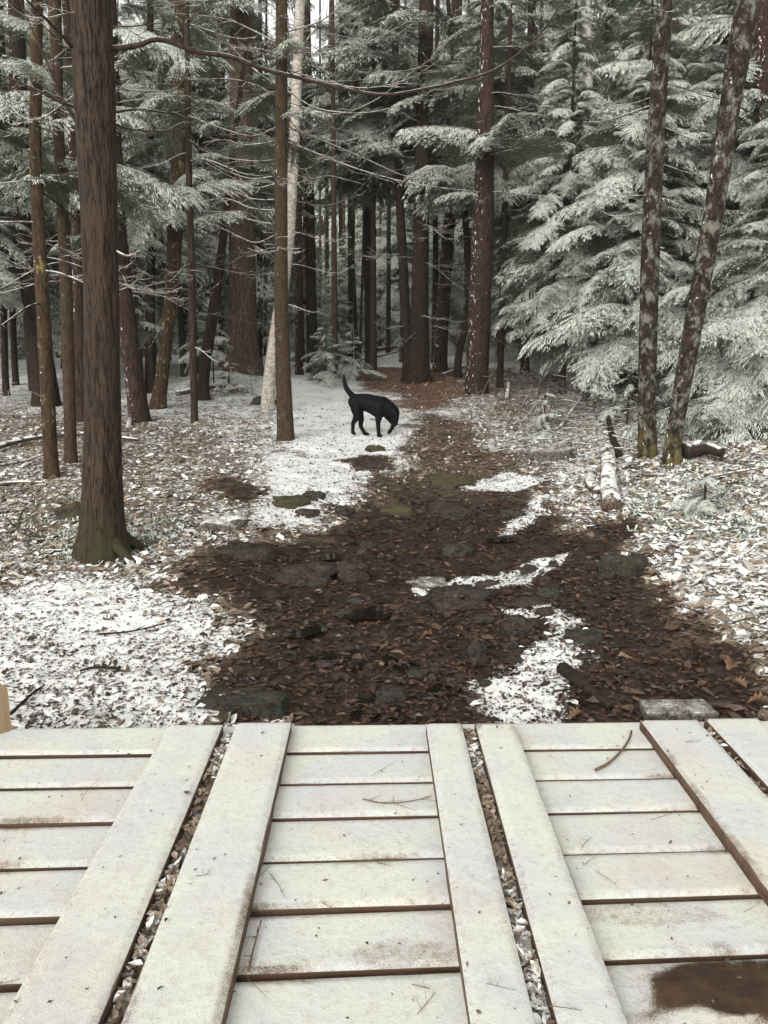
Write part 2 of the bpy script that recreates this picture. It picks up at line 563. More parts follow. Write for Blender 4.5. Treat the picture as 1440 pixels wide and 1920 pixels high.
def poly_sd(poly, x, y):
    """signed distance, positive inside"""
    x = x.ravel(); y = y.ravel()
    d = np.full(x.shape, 1e9); ins = np.zeros(x.shape, bool)
    n = len(poly)
    for i in range(n):
        ax, ay = poly[i]; bx, by = poly[(i + 1) % n]
        ex, ey = bx - ax, by - ay
        t = np.clip(((x - ax) * ex + (y - ay) * ey) / (ex * ex + ey * ey + 1e-12), 0, 1)
        d = np.minimum(d, np.hypot(x - ax - t * ex, y - ay - t * ey))
        c = ((ay > y) != (by > y)) & (x < (bx - ax) * (y - ay) / (by - ay + 1e-12) + ax)
        ins ^= c
    return np.where(ins, d, -d)


POLY = {
    'mud': [(690, 905), (760, 880), (775, 800), (800, 775), (870, 790), (900, 830), (960, 850), (1000, 880), (1010, 940), (1060, 985), (1150, 985), (1200, 1050), (1230, 1130),
            (1330, 1200), (1420, 1270), (1440, 1345), (1300, 1450), (900, 1460), (480, 1460), (470, 1330), (480, 1290), (430, 1240), (465, 1200), (455, 1150), (420, 1125), (320, 1095),
            (400, 1050), (520, 1010), (620, 980), (680, 945)],
    'near_snow': [(-120, 1140), (120, 1095), (320, 1092), (430, 1122), (462, 1160), (470, 1200), (425, 1245), (440, 1290), (500, 1320), (480, 1460), (-200, 1460)],
    'path': [(500, 690), (560, 682), (650, 690), (672, 720), (665, 755), (770, 775), (785, 815), (740, 855), (765, 880), (690, 905), (640, 945), (600, 985), (500, 985), (465, 960), (515, 900),
             (535, 840), (545, 780), (520, 740)],
    'patch_a': [(765, 1102), (800, 1082), (930, 1075), (1000, 1040), (1062, 1032), (1050, 1065), (985, 1095), (920, 1115), (780, 1120)],
    'patch_b': [(945, 1150), (1000, 1140), (1085, 1162), (1078, 1185), (1118, 1190), (1085, 1213), (1130, 1230), (1065, 1255), (1050, 1290), (1075, 1330), (1040, 1380), (950, 1380), (890, 1330),
                (885, 1280), (960, 1260), (990, 1225), (1032, 1190), (1020, 1165)],
    'patch_c': [(865, 912), (955, 886), (1012, 903), (965, 922), (880, 920)],
    'patch_d': [(985, 955), (1012, 932), (1015, 965), (955, 1003), (935, 1008)],
    'right_snow': [(1520, 940), (1320, 975), (1255, 1080), (1300, 1120), (1520, 1150)],
    'mound': [(405, 905), (455, 897), (508, 925), (470, 945), (420, 932)],
    'mound_b': [(640, 860), (735, 857), (735, 882), (650, 880)],
    'red_floor': [(650, 700), (720, 688), (860, 690), (890, 735), (820, 762), (775, 766), (740, 735), (680, 730)],
    'dry_left': [(-200, 760), (330, 790), (480, 880), (420, 940), (440, 1010), (330, 1080), (120, 1085), (-200, 1130)],
    'far_brown': [(880, 690), (1080, 700), (1060, 800), (950, 800), (880, 745)],
}
WP = {k_: world_poly(v_) for k_, v_ in POLY.items()}


def masks(x, y):
    sh = np.shape(x)
    x = np.asarray(x, float).ravel(); y = np.asarray(y, float).ravel()
    j = (fbm(x * 2.5, y * 2.5, 41, 3) - 0.5) * 0.75 + (fbm(x * 9, y * 9, 47, 2) - 0.5) * 0.36

    def inside(name, w):
        return sstep(-w, w, poly_sd(WP[name], x, y) + (0.035 if name.startswith('patch') else 0) + j * (0.16 if name.startswith('patch') else min(1.0, w * 6)))
    snow = np.full(x.shape, 0.55)
    snow += 0.10 * sstep(12, 18, y) + 0.22 * sstep(21, 25, y)
    wet = np.zeros_like(x); red = np.zeros_like(x)

    def put(arr, name, val, w=0.12):
        m = inside(name, w)
        return arr * (1 - m) + val * m
    snow = put(snow, 'dry_left', 0.42, 0.5)
    snow = put(snow, 'far_brown', 0.40, 0.4)
    snow = put(snow, 'red_floor', 0.12, 0.4); red = put(red, 'red_floor', 0.5, 0.5)
    snow = put(snow, 'path', 0.75, 0.3)
    snow = put(snow, 'near_snow', 0.69, 0.2)
    snow = put(snow, 'right_snow', 0.66, 0.3)
    snow = put(snow, 'mud', -0.25, 0.25); wet = put(wet, 'mud', 1.0, 0.2)
    head = sstep(6.3, 8.6, y) * wet                       # the upper bed is damp litter rather than mud
    wet = wet - 0.55 * head; snow = snow + 0.42 * head
    for nme in ('patch_a', 'patch_b', 'patch_c', 'patch_d'):
        snow = put(snow, nme, 0.66, 0.08)
    for nme in ('mound', 'mound_b'):
        snow = put(snow, nme, 0.0, 0.1); wet = put(wet, nme, 0.75, 0.12)
    return snow.reshape(sh), wet.reshape(sh), red.reshape(sh)


def build_ground():
    ys = np.concatenate([np.linspace(-6, 1.6, 14)[:-1], 1.6 * (110 / 1.6) ** np.linspace(0, 1, 640), [160, 260, 420]])
    us = np.concatenate([[-14, -7, -3.5, -2.0, -1.35], np.linspace(-1, 1, 270), [1.35, 2.0, 3.5, 7, 14]])
    Y, U = np.meshgrid(ys, us, indexing='ij')
    X = U * (0.62 * np.clip(Y, 0, 200) + 1.6)
    Z = full_h(X, Y)
    sn, wt_, rd = masks(X, Y)
    m, n = X.shape
    i = np.arange(m - 1)[:, None] * n; j = np.arange(n - 1)[None, :]
    Q = np.stack([i + j, i + j + 1, i + n + j + 1, i + n + j], -1).reshape(-1, 4)
    me = mesh_np('ground', np.stack([X, Y, Z], -1).reshape(-1, 3), [Q], [M['ground']],
                 attrs={'snow': ('POINT', sn.ravel()), 'wet': ('POINT', wt_.ravel()), 'red': ('POINT', rd.ravel())})
    o = link('ground', me)
    tag(o, 'forest floor of dead leaves, thin snow and wet brown mud', kind='structure')

build_ground()

# ------------------------------------------------------------------ the bridge of snowy boards
bridge = thing('wooden_bridge', (0, 1.2, -0.04), 'low wooden footbridge of snow covered boards with leaves caught in its gaps', 'footbridge')
prg = np.random.default_rng(11)


def board(name, cx, cy, z_top, lx, ly, th, rot, mat, worn=()):
    """box with slightly rough edges; top at z_top; snow cover as sub-part. worn: (x,y,rx,ry,depth) in world"""
    hx, hy = lx / 2, ly / 2
    bv = 0.004
    nx = max(2, int(lx / 0.12)); ny = max(2, int(ly / 0.12))
    mb = MB()
    xs = np.linspace(-hx, hx, nx + 1); ys = np.linspace(-hy, hy, ny + 1)
    prof = [(-th, 0), (-bv, 0), (0, bv)]
    ring = []
    per = [(x, -hy) for x in xs[:-1]] + [(hx, y) for y in ys[:-1]] + [(x, hy) for x in xs[::-1][:-1]] + [(-hx, y) for y in ys[::-1][:-1]]
    per = np.array(per)
    k = len(per)
    jit = prg.normal(0, 0.0012, per.shape)
    V = []
    for z, ins in prof:
        p = per + jit
        s = np.sign(p) * ins
        V.append(np.column_stack([p[:, 0] - s[:, 0] * (np.abs(np.abs(per[:, 0]) - hx) < 1e-6), p[:, 1] - s[:, 1] * (np.abs(np.abs(per[:, 1]) - hy) < 1e-6), np.full(k, z)]))
    V = np.vstack(V + [[[0, 0, 0]], [[0, 0, -th]]])
    a = np.arange(k); b = (a + 1) % k
    Q = np.vstack([np.stack([r * k + a, r * k + b, (r + 1) * k + b, (r + 1) * k + a], -1) for r in range(2)])
    T = np.vstack([np.stack([2 * k + a, 2 * k + b, np.full(k, 3 * k)], -1), np.stack([b, a, np.full(k, 3 * k + 1)], -1)])
    o = link(name, mesh_np(name, V, [Q, T], [mat], smooth=False), bridge)
    o.location = Vector((cx, cy, z_top)) - bridge.location
    o.rotation_euler = (0, 0, rot)
    # snow
    step = 0.013
    gx = max(8, int(lx / step)); gy = max(8, int(ly / step))
    if lx > ly: gx = int(lx / 0.016)
    else: gy = int(ly / 0.016)
    X, Y = np.meshgrid(np.linspace(-hx + .001, hx - .001, gx + 1), np.linspace(-hy + .001, hy - .001, gy + 1), indexing='ij')
    c, s = math.cos(rot), math.sin(rot)
    WX = cx + c * X - s * Y; WY = cy + s * X + c * Y
    edge = np.minimum(hx - np.abs(X), hy - np.abs(Y))
    en = fbm(WX * 22, WY * 22, 61, 3)
    h = 0.0055 * sstep(-0.002, 0.012, edge - 0.008 * en) + 0.003 * (fbm(WX * 5, WY * 5, 67, 3) - 0.5)
    h += 0.0022 * (fbm(WX * 40, WY * 40, 71, 2) - 0.5)
    thin = 0.45 * (1 - sstep(0.0, 0.022, edge - 0.022 * fbm(WX * 7, WY * 7, 83, 2))) + 0.35 * sstep(0.55, 0.8, fbm(WX * 3, WY * 3, 85, 4))
    for (wx, wy, rx, ry, dp) in worn:
        q = np.clip(1 - np.hypot((WX - wx) / rx, (WY - wy) / ry), 0, 1)
        q = sstep(0, 0.6, q + 0.9 * (fbm(WX * 9, WY * 9, 77, 3) - 0.5) * (q > 0))
        thin = np.maximum(thin, q * dp)
    h = np.where(edge <= 0.0011, np.minimum(h, -0.001), h)
    m, n = X.shape
    i = np.arange(m - 1)[:, None] * n; j = np.arange(n - 1)[None, :]
    Qs = np.stack([i + j, i + n + j, i + n + j + 1, i + j + 1], -1).reshape(-1, 4)
    sm = mesh_np('snow_cover', np.stack([X, Y, h], -1).reshape(-1, 3), [Qs], [M['board_snow']], attrs={'thin': ('POINT', thin.ravel())})
    so = link('snow_cover', sm, o)
    return o


ZC = -0.042   # top of the cross boards; the long planks lie on them
GAPS = [2.488, 2.283, 2.094, 1.892, 1.696, 1.489, 1.285, 1.08]
edges = [2.700] + GAPS
WORN = [(0.08, 1.54, 0.36, 0.09, 0.60), (0.92, 1.425, 0.50, 0.13, 1.3), (0.95, 1.44, 0.75, 0.17, 0.66), (0.66, 1.67, 0.26, 0.07, 0.55), (0.55, 1.47, 0.3, 0.08, 0.5)]
for i in range(len(edges) - 1):
    far, near = edges[i], edges[i + 1]
    gap = [0.010, 0.016, 0.008, 0.012, 0.016, 0.022, 0.016, 0.016][i]
    w = far - near - gap
    rot = R(0.5 + 2.3 * i / 7.0)
    o = board('cross_board', -0.35, near + gap + w / 2 - 0.35 * math.tan(rot), ZC - 0.004 * (i % 2), 4.6, w, 0.038, rot, M['wood_cross'], WORN)
    if i == 5: o['label'] = 'board worn to bare wet wood at one end'
LONG = [(-0.752, -0.553, 2.625), (-0.508, -0.306, 2.640), (0.190, 0.322, 2.625), (0.366, 0.508, 2.622), (0.985, 1.198, 2.64), (1.228, 1.425, 2.65)]
LW = [(0.27, 1.75, 0.08, 0.30, 0.35), (0.30, 2.0, 0.08, 0.2, 0.3)]
for a, b, e in LONG:
    board('plank', (a + b) / 2, (e + 0.7) / 2, 0.0, b - a, e - 0.7, 0.040, R(rnd.uniform(-0.25, 0.25)), M['wood_long'], LW)
# two bearers below
for x in (-1.5, -0.4, 0.5, 1.4):
    mb = MB(); mb.tube([(x, 0.75, -0.17), (x, 2.66, -0.17)], 0.07, 4)
    mb.obj('bearer', M['wood_cross'], bridge, smooth=False)
# post at the end of the rail
pp = on_plane(2, 1376, -0.04)
mb = MB()
mb.tube([(pp.x - 0.055, pp.y + 0.02, -0.30), (pp.x - 0.055, pp.y + 0.02, 0.128)], 0.085, 4)
mb.obj('post', M['wood_post'], bridge, smooth=False)

# small dark puddles in the mud
k = NT('puddle_water', 0.04, 0.5); M['water'] = k.col((0.010, 0.008, 0.006))
def puddle(px, py, wpx, hpx, seed):
    c = ground_at(px, py); l = ground_at(px - wpx / 2, py); u = ground_at(px, py - hpx / 2)
    rx = (c - l).length; ry = max(.03, (Vector((u.x, u.y, 0)) - Vector((c.x, c.y, 0))).length)
    a = np.linspace(0, 2 * math.pi, 40, endpoint=False)
    r = 1 + 0.9 * (fbm(np.cos(a) * 1.6 + seed, np.sin(a) * 1.6 + seed * 2, seed, 3) - .5)
    X = c.x + np.cos(a) * rx * r; Yy = c.y + np.sin(a) * ry * r
    z = float(np.percentile(full_h(X, Yy), 45)) + 0.004
    V = np.vstack([np.column_stack([X, Yy, np.full(40, z)]), [[c.x, c.y, z]]])
    T = np.array([(i, (i + 1) % 40, 40) for i in range(40)])
    tag(link('water', mesh_np('water', V, [T], [M['water']])), 'small dark puddle among wet leaves in the mud', kind='structure')
for i, q in enumerate([(705, 1325, 90, 60), (620, 1250, 110, 50), (760, 1235, 80, 40), (560, 1180, 90, 36), (690, 1150, 90, 30), (520, 1055, 60, 16), (610, 1040, 60, 18), (1000, 1142, 70, 12), (830, 1300, 70, 40), (940, 1010, 60, 14)]):
    puddle(*q, i + 2)

# ------------------------------------------------------------------ leaf litter
def leaf_mesh(name, X, Y, Z, size, tilt, snow, wet, red, tint, seed):
    g = np.random.default_rng(seed)
    n = len(X)
    # unit leaf: base, left, mid, right, tip, + outer pair
    u = np.array([[-.5, 0, 0], [-.12, .27, .10], [-.05, 0, -.03], [-.12, -.27, .10], [.22, .20, .13], [.22, -.20, .13], [.5, 0, .08]])
    tri = np.array([[0, 2, 1], [0, 3, 2], [1, 2, 4], [2, 3, 5], [2, 6, 4], [2, 5, 6]])
    az = g.uniform(0, 2 * math.pi, n); tx = g.normal(0, 1, n) * tilt; ty = g.normal(0, 1, n) * tilt
    curl = g.uniform(-1.0, 1.8, n)
    P = np.repeat(u[None], n, 0).copy()
    P += g.normal(0, 0.045, P.shape)
    P[:, :, 2] *= curl[:, None]
    P *= size[:, None, None]
    P[:, :, 1] *= g.uniform(0.7, 1.25, n)[:, None]
    c, s = np.cos(tx)[:, None], np.sin(tx)[:, None]
    y, z = P[:, :, 1].copy(), P[:, :, 2].copy()
    P[:, :, 1] = c * y - s * z; P[:, :, 2] = s * y + c * z
    c, s = np.cos(ty)[:, None], np.sin(ty)[:, None]
    x, z = P[:, :, 0].copy(), P[:, :, 2].copy()
    P[:, :, 0] = c * x + s * z; P[:, :, 2] = -s * x + c * z
    c, s = np.cos(az)[:, None], np.sin(az)[:, None]
    x, y = P[:, :, 0].copy(), P[:, :, 1].copy()
    P[:, :, 0] = c * x - s * y; P[:, :, 1] = s * x + c * y
    P[:, :, 0] += X[:, None]; P[:, :, 1] += Y[:, None]
    P[:, :, 2] += Z[:, None]
    T = (np.arange(n)[:, None, None] * 7 + tri[None]).reshape(-1, 3)
    rep = lambda a: np.repeat(a, 6)
    return mesh_np(name, P.reshape(-1, 3), [T], [M['leaf']], smooth=False,
                   attrs={'snow': ('FACE', rep(snow)), 'wet': ('FACE', rep(wet)), 'red': ('FACE', rep(red)), 'tint': ('FACE', rep(tint))})


def build_litter():
    g = np.random.default_rng(5)
    n = 46000
    Y = 2.72 * (20 / 2.72) ** g.uniform(0, 1, n)
    X = g.uniform(-1, 1, n) * (0.56 * Y + 0.5)
    sn, wt_, rd = masks(X, Y)
    keep = g.uniform(0, 1, n) < np.where(wt_ > 0.5, np.where(sn > 0.4, 0.22, np.where(Y > 6.0, 1.0, 0.74)), np.where(sn > 0.70, 0.10, np.where(sn > 0.55, np.where(X > 0.25 * Y, 0.6, 0.18), 1.0)))
    X, Y, sn, wt_, rd = [a[keep] for a in (X, Y, sn, wt_, rd)]
    n = len(X)
    right = sstep(0.2, 0.32, X / Y) * (1 - wt_)
    size = np.exp(g.normal(math.log(0.054), 0.34, n)) * (1 + 0.35 * right)
    size = size * np.where(wt_ > 0.5, 0.80, 1.0)
    size = size * np.where((sn > 0.55) & (X < 0.25 * Y), 0.62, 1.0)
    tilt = np.where(wt_ > 0.5, 0.10, 0.27)
    tint = np.clip(np.where(wt_ > 0.5, g.beta(1.1, 3.2, n), g.beta(1.7, 1.7, n)), 0, 1)
    lsn = np.clip(sn + 0.05 * (1 - wt_) + g.normal(0, 0.18, n), -0.4, 0.78)
    Z = full_h(X, Y) + 0.002 + g.uniform(0, 0.012, n) - 0.005 * wt_
    for (rx, ry, ra, rb, rz, rh) in ROCKS:          # some leaves lie on the stones
        q = ((X - rx) / ra) ** 2 + ((Y - ry) / rb) ** 2
        top = rz + rh * np.sqrt(np.clip(1 - q, 0, 1)) + 0.006
        Z = np.where((q < 0.95) & (g.uniform(0, 1, n) < 0.42), np.maximum(Z, top), Z)
    o = link('fallen_leaves', leaf_mesh('fallen_leaves', X, Y, Z, size, tilt, lsn, wt_, rd, tint, 3))
    tag(o, 'fallen brown leaves lying over the forest floor, wet and dark in the muddy bed', 'leaf litter', kind='stuff')
    n = 60000
    Y = 2.72 * (14 / 2.72) ** g.uniform(0, 1, n); X = g.uniform(-1, 1, n) * (0.56 * Y + 0.5)
    sn, wt_, rd = masks(X, Y)
    keep = (sn > 0.5) & (g.uniform(0, 1, n) < 0.25 + 1.1 * fbm(X * 2.2, Y * 2.2, 88, 3) ** 2)
    X, Y, sn = X[keep], Y[keep], sn[keep]; n = len(X)
    o = link('leaf_crumbs', leaf_mesh('leaf_crumbs', X, Y, full_h(X, Y) + 0.004, np.exp(g.normal(math.log(0.019), 0.45, n)), np.full(n, 0.5), g.normal(0.05, 0.3, n),
             np.full(n, 0.8), np.zeros(n), g.beta(1, 2.5, n), 31))
    tag(o, 'small dark crumbs of leaf, bark and needle sprinkled on the snow', 'leaf litter', kind='stuff')
    n = 9000
    Y = 2.72 * (9 / 2.72) ** g.uniform(0, 1, n); X = g.uniform(-1, 1, n) * (0.5 * Y + 0.4)
    sn, wt_, rd = masks(X, Y)
    keep = wt_ > 0.5; X, Y = X[keep], Y[keep]; n = len(X)
    o = link('leaf_crumbs', leaf_mesh('leaf_crumbs', X, Y, full_h(X, Y) + 0.004, np.exp(g.normal(math.log(0.022), 0.45, n)), np.full(n, 0.3), np.full(n, -.3),
             np.full(n, 1.0), np.zeros(n), g.beta(1, 2.2, n), 37))
    tag(o, 'wet crumbs of leaf and twig matted into the mud', 'leaf litter', kind='stuff')
    n = 420
    X = g.uniform(-1.5, 1.5, n); Y = g.uniform(1.2, 2.65, n)
    onp = np.zeros(n, bool)
    for a, b, e in LONG: onp |= (X > a) & (X < b)
    o = link('leaf_crumbs', leaf_mesh('leaf_crumbs', X, Y, np.where(onp, 0.0, ZC) + 0.009, np.exp(g.normal(math.log(0.006), 0.5, n)), np.full(n, 0.3), np.full(n, -.3),
             np.full(n, 0.8), np.zeros(n), g.beta(1, 2.2, n), 39))
    tag(o, 'tiny dark specks of bark and needle on the snowy boards', 'leaf litter', kind='stuff')
    # the leaves caught between the planks of the bridge
    xs, ys, sz = [], [], []
    for (a, b, m) in ((-0.548, -0.513, 460), (0.327, 0.361, 560), (1.202, 1.226, 130)):
        xs.append(g.uniform(a, b, m)); ys.append(g.uniform(1.0, 2.6, m)); sz.append(g.uniform(0.018, 0.040, m))
    X = np.concatenate(xs); Y = np.concatenate(ys); size = np.concatenate(sz)
    n = len(X)
    clump = fbm(Y * 5, X * 3, 5, 2)
    lsn = np.clip(0.22 + (clump - 0.5) * 1.6 + g.normal(0, 0.16, n), -0.3, 0.55)
    o = link('fallen_leaves', leaf_mesh('fallen_leaves', X, Y, np.full(n, -0.034) + g.uniform(0, 0.026, n), size, np.full(n, 0.45), lsn,
             np.full(n, 0.12), np.zeros(n), g.uniform(0.1, 0.9, n), 8))
    tag(o, 'curled leaves and snow caught in the gaps between the long planks', 'leaf litter', kind='stuff')


# ------------------------------------------------------------------ trunks
def trunk_pts(pts, Y=None, lean=0.0, n=None):
    """pts: (px,py,width px) from the ground up -> world points + radii; the first point is on the ground"""
    if Y is None:
        b = ground_at(pts[0][0], pts[0][1]); Y = b.y
    P, Rr = [], []
    for k, (px, py, w) in enumerate(pts):
        p = at(px, py, Y + lean * k)
        P.append(p); Rr.append(w * 0.5 * depth(p) / F)
    return P, Rr, Y


def make_tree(pts, bark, name, label, Y=None, group=None, ext=4.5, flare=1.25, sides=20, rough=0.05, stretch=3.0, cat='tree', lean=0.0, roots=0):
    P, Rr, Y = trunk_pts(pts, Y, lean)
    gz = float(full_h(P[0].x, P[0].y))
    base = Vector((P[0].x, P[0].y, gz))
    root = thing(name, base, label, cat, group)
    d = (P[-1] - P[-2]).normalized()
    P2 = list(P); R2 = list(Rr)
    if ext:
        P2.append(P[-1] + d * ext); R2.append(Rr[-1] * 0.62)
    if P2[0].z > gz - 0.15:
        P2.insert(0, Vector((P2[0].x, P2[0].y, gz - 0.2))); R2.insert(0, R2[0])
    A = np.array([(*p, r) for p, r in zip(P2, R2)])
    L = sum((P2[i + 1] - P2[i]).length for i in range(len(P2) - 1))
    n = int(max(24, min(170, L / 0.05)))
    C = spline(A, n)
    z = C[:, 2] - gz
    rad = C[:, 3] * (1 + (flare - 1) * np.exp(-np.clip(z, 0, None) / (0.9 * R2[0] + 0.03)))
    mb = MB()
    mb.tube(C[:, :3], rad, sides, rough=rough, seed=rnd.randint(1, 999), stretch=stretch)
    for k in range(roots):
        a = rnd.uniform(0, 2 * math.pi) if roots > 1 else -0.2
        r0 = R2[0]
        p0 = base + Vector((math.cos(a) * r0 * 0.75, math.sin(a) * r0 * 0.75, r0 * 0.9))
        p1 = base + Vector((math.cos(a) * r0 * 1.7, math.sin(a) * r0 * 1.7, r0 * 0.15))
        p2 = base + Vector((math.cos(a) * r0 * 3.0, math.sin(a) * r0 * 3.0, -0.08))
        mb.tube(spline([p0, p1, p2], 8), np.linspace(r0 * 0.36, r0 * 0.10, 8), 10, rough=.2, seed=k)
    mb.obj('trunk', M[bark], root)
    root['_'] = 0
    del root['_']
    return root, C, base


def trunk_at(C, z):
    i = int(np.argmin(np.abs(C[:, 2] - z)))
    return Vector(C[i, :3]), float(C[i, 3])


def dead_branch(root, p0, az, L, rise, droop, up, r0, nsub=6, mat='twig', seed=0, sub_len=0.4, n=14):
    """arching dead limb with side twigs"""
    g = random.Random(seed)
    h = Vector((math.cos(az), math.sin(az), 0)); sd = Vector((-h.y, h.x, 0))
    wob = g.uniform(-0.15, 0.15)
    f = lambda t: p0 + h * (L * t) + sd * (L * wob * t * t) + Vector((0, 0, L * (rise * t - droop * math.sin(t * math.pi * 0.75) * t + up * t ** 3)))
    C = [f(t) for t in np.linspace(0, 1, n)]
    mb = MB()
    mb.tube(C, np.linspace(r0, max(0.0025, r0 * 0.25), n), 6, rough=0.12, seed=seed, stretch=8)
    for k in range(nsub):
        t = g.uniform(0.2, 0.95); q = f(t)
        a = az + g.choice((-1, 1)) * g.uniform(0.5, 1.15)
        l = L * sub_len * g.uniform(0.35, 1.0) * (1.15 - t)
        e = Vector((math.cos(a), math.sin(a), g.uniform(-0.45, 0.25))).normalized()
        c = [q + e * (l * s) + Vector((0, 0, g.uniform(-.1, .25) * l * s * s)) for s in np.linspace(0, 1, 6)]
        mb.tube(c, np.linspace(r0 * 0.42, 0.002, 6), 4)
        for _ in range(2):
            s = g.uniform(0.3, 0.9); q2 = q + e * (l * s)
            a2 = a + g.uniform(-1, 1); l2 = l * g.uniform(0.2, 0.45)
            e2 = Vector((math.cos(a2), math.sin(a2), g.uniform(-0.4, 0.3)))
            mb.tube([q2, q2 + e2 * l2 * .5, q2 + e2 * l2 + Vector((0, 0, .02))], [0.003, 0.0025, 0.0015], 3, cap=False)
    return mb.obj('branch', M[mat], root)


def px_branch(root, pts, Y0, Y1, r0, r1=0.004, mat='twig', nsub=6, seed=0, sub=0.35, n=26):
    """limb through picture points, its depth running from Y0 to Y1"""
    g = random.Random(seed)
    k = len(pts)
    P = [at(px, py, Y0 + (Y1 - Y0) * i / (k - 1)) for i, (px, py) in enumerate(pts)]
    C = spline(P, n)
    mb = MB()
    mb.tube(C, np.linspace(r0, r1, n), 7, rough=0.12, seed=seed, stretch=8)
    L = np.linalg.norm(np.diff(C, axis=0), axis=1).sum()
    for _ in range(nsub):
        i = g.randint(n // 6, n - 2)
        q = Vector(C[i]); d = Vector(C[i + 1] - C[i]).normalized()
        e = (d + Vector((g.uniform(-1, 1), g.uniform(-.8, .8), g.uniform(-0.9, 0.5)))).normalized()
        l = sub * L * g.uniform(0.2, 0.8)
        c = [q + e * (l * s) + Vector((0, 0, g.uniform(-.1, .2) * l * s * s)) for s in np.linspace(0, 1, 6)]
        mb.tube(c, np.linspace(max(0.004, r0 * 0.3), 0.002, 6), 4)
    return mb.obj('branch', M[mat], root)


HT = 'hemlock_tree'


def gpt_px(px, Y):
    """picture row of the ground at depth Y in the column px"""
    p = at(px, 700, Y)
    q = CAM_M.transposed() @ (Vector((p.x, Y, float(full_h(p.x, Y)))) - Vector((0, 0, CAM_H)))
    return 960 - F * q.y / -q.z


TR = {}
def tree(key, *a, **kw):
    TR[key] = make_tree(*a, **kw)
    return TR[key]

tree('big_left', [(192, 1045, 79), (192, 800, 66), (188, 500, 63), (180, 250, 70), (170, 0, 72)], 'bark_brown', HT,
     'thick straight reddish brown trunk, the nearest to the boards', sides=56, rough=0.085, stretch=1.3, flare=1.35, roots=4)
tree('thin_gold', [(97, 893, 26), (82, 600, 25), (67, 300, 22), (70, 0, 21)], 'bark_lichen_gold', HT,
     'slim trunk with golden lichen flecks, just left of a smoother twin', sides=18)
tree('thin_smooth', [(133, 865, 22), (125, 560, 22), (110, 250, 20), (103, 0, 22)], 'bark_smooth', HT,
     'slim smooth tan trunk between the lichen flecked trunk and the thick brown trunk', sides=18, rough=0.03)
tree('dark_back', [(82, 705, 44), (60, 560, 36), (40, 300, 32), (30, 0, 28)], 'bark_dark', HT,
     'dark shaded trunk leaning behind the slim lichen flecked trunk', Y=13.5, sides=16)
tree('behind_big', [(152, 742, 24), (146, 500, 20), (135, 200, 18), (125, 0, 16)], 'bark_red', HT,
     'brown trunk half hidden behind the thick brown trunk and the smooth slim one', Y=11.8, sides=14)
tree('bent', [(262, 788, 36), (243, 640, 34), (225, 480, 32), (212, 250, 30), (205, 0, 26)], 'bark_red', HT,
     'bent snow flecked trunk curving out from behind the thick brown trunk', sides=18)
tree('curved', [(296, 765, 28), (312, 640, 22), (326, 480, 27), (336, 250, 27), (340, 0, 26)], 'bark_lichen_gold', HT,
     'curved reddish trunk beside the leaning broken white stick', sides=18)
tree('pole', [(365, 793, 14), (360, 550, 14), (354, 300, 12), (350, 0, 10)], 'bark_brown', HT,
     'pencil thin straight trunk standing alone in the snowy leaves', sides=12)
tree('lean_dark', [(382, 705, 22), (402, 570, 20), (418, 450, 15), (432, 330, 12)], 'bark_dark', HT,
     'thin dark trunk leaning against the wide grey trunk', Y=14.0, sides=12, ext=2.0)
tree('wide_grey', [(456, 690, 56), (455, 560, 51), (453, 300, 45), (451, 0, 40)], 'bark_grey', 'pine_tree',
     'very wide old grey brown trunk with a flared snowy foot', Y=16.5, sides=30, rough=0.03, flare=1.45)
tree('centre', [(536, 828, 31), (528, 600, 27), (527, 400, 24), (528, 0, 22)], 'bark_smooth', HT,
     'slender tan trunk with many bare arching twigs beside the snowy path', sides=22, rough=0.035, flare=1.12)
tree('birch', [(503, 740, 24), (512, 660, 24), (538, 480, 22), (550, 300, 20), (563, 0, 18)], 'bark_birch', 'birch_tree',
     'pale leaning birch trunk crossing behind the slender tan trunk', Y=13.0, sides=18, rough=0.03)
tree('pine', [(893, 738, 42), (900, 560, 42), (908, 350, 37), (914, 0, 24)], 'bark_red', 'pine_tree',
     'sturdy rough red barked trunk with flecks of snow beyond the dog', sides=26, rough=0.08, stretch=5, flare=1.15)
tree('pine_side', [(937, 727, 13), (945, 450, 12), (955, 100, 8), (958, 0, 7)], 'bark_brown', HT,
     'thin grey brown sapling trunk right beside the rough red barked trunk', sides=10)
tree('double', [(785, 682, 40), (788, 500, 31), (794, 250, 30), (800, 0, 27)], 'bark_dark', HT,
     'stout dark trunk with a forked companion at the head of the trail', Y=17.5, sides=20, flare=1.3)
tree('double_b', [(764, 665, 20), (757, 520, 18), (748, 330, 15), (742, 120, 13)], 'bark_dark', HT,
     'dark trunk leaning against the stout dark trunk at the head of the trail', Y=17.9, sides=12)
tree('double_c', [(826, 655, 26), (836, 500, 24), (848, 330, 20), (856, 100, 16)], 'bark_red', HT,
     'shaded trunk between the stout dark trunk and the rough red barked one', Y=20.0, sides=12)
tree('double_d', [(860, 668, 14), (880, 560, 13), (872, 400, 12), (860, 250, 10)], 'bark_dark', HT,
     'crooked thin dark trunk just behind the rough red barked trunk', Y=18.5, sides=10)
tree('pale_high', [(1062, 700, 24), (1080, 560, 22), (1094, 400, 20), (1102, 200, 19), (1098, 0, 17)], 'bark_pale', 'birch_tree',
     'pale grey trunk rising out of the snowy hemlock boughs', Y=17.2, sides=16, rough=0.03)
tree('lichen_a', [(1214, 863, 35), (1213, 740, 33), (1217, 560, 34), (1227, 300, 33), (1247, 0, 29)], 'bark_lichen', 'maple_tree',
     'straighter of the two dark trunks blotched with pale lichen', sides=24, rough=0.05, stretch=4, flare=1.1)
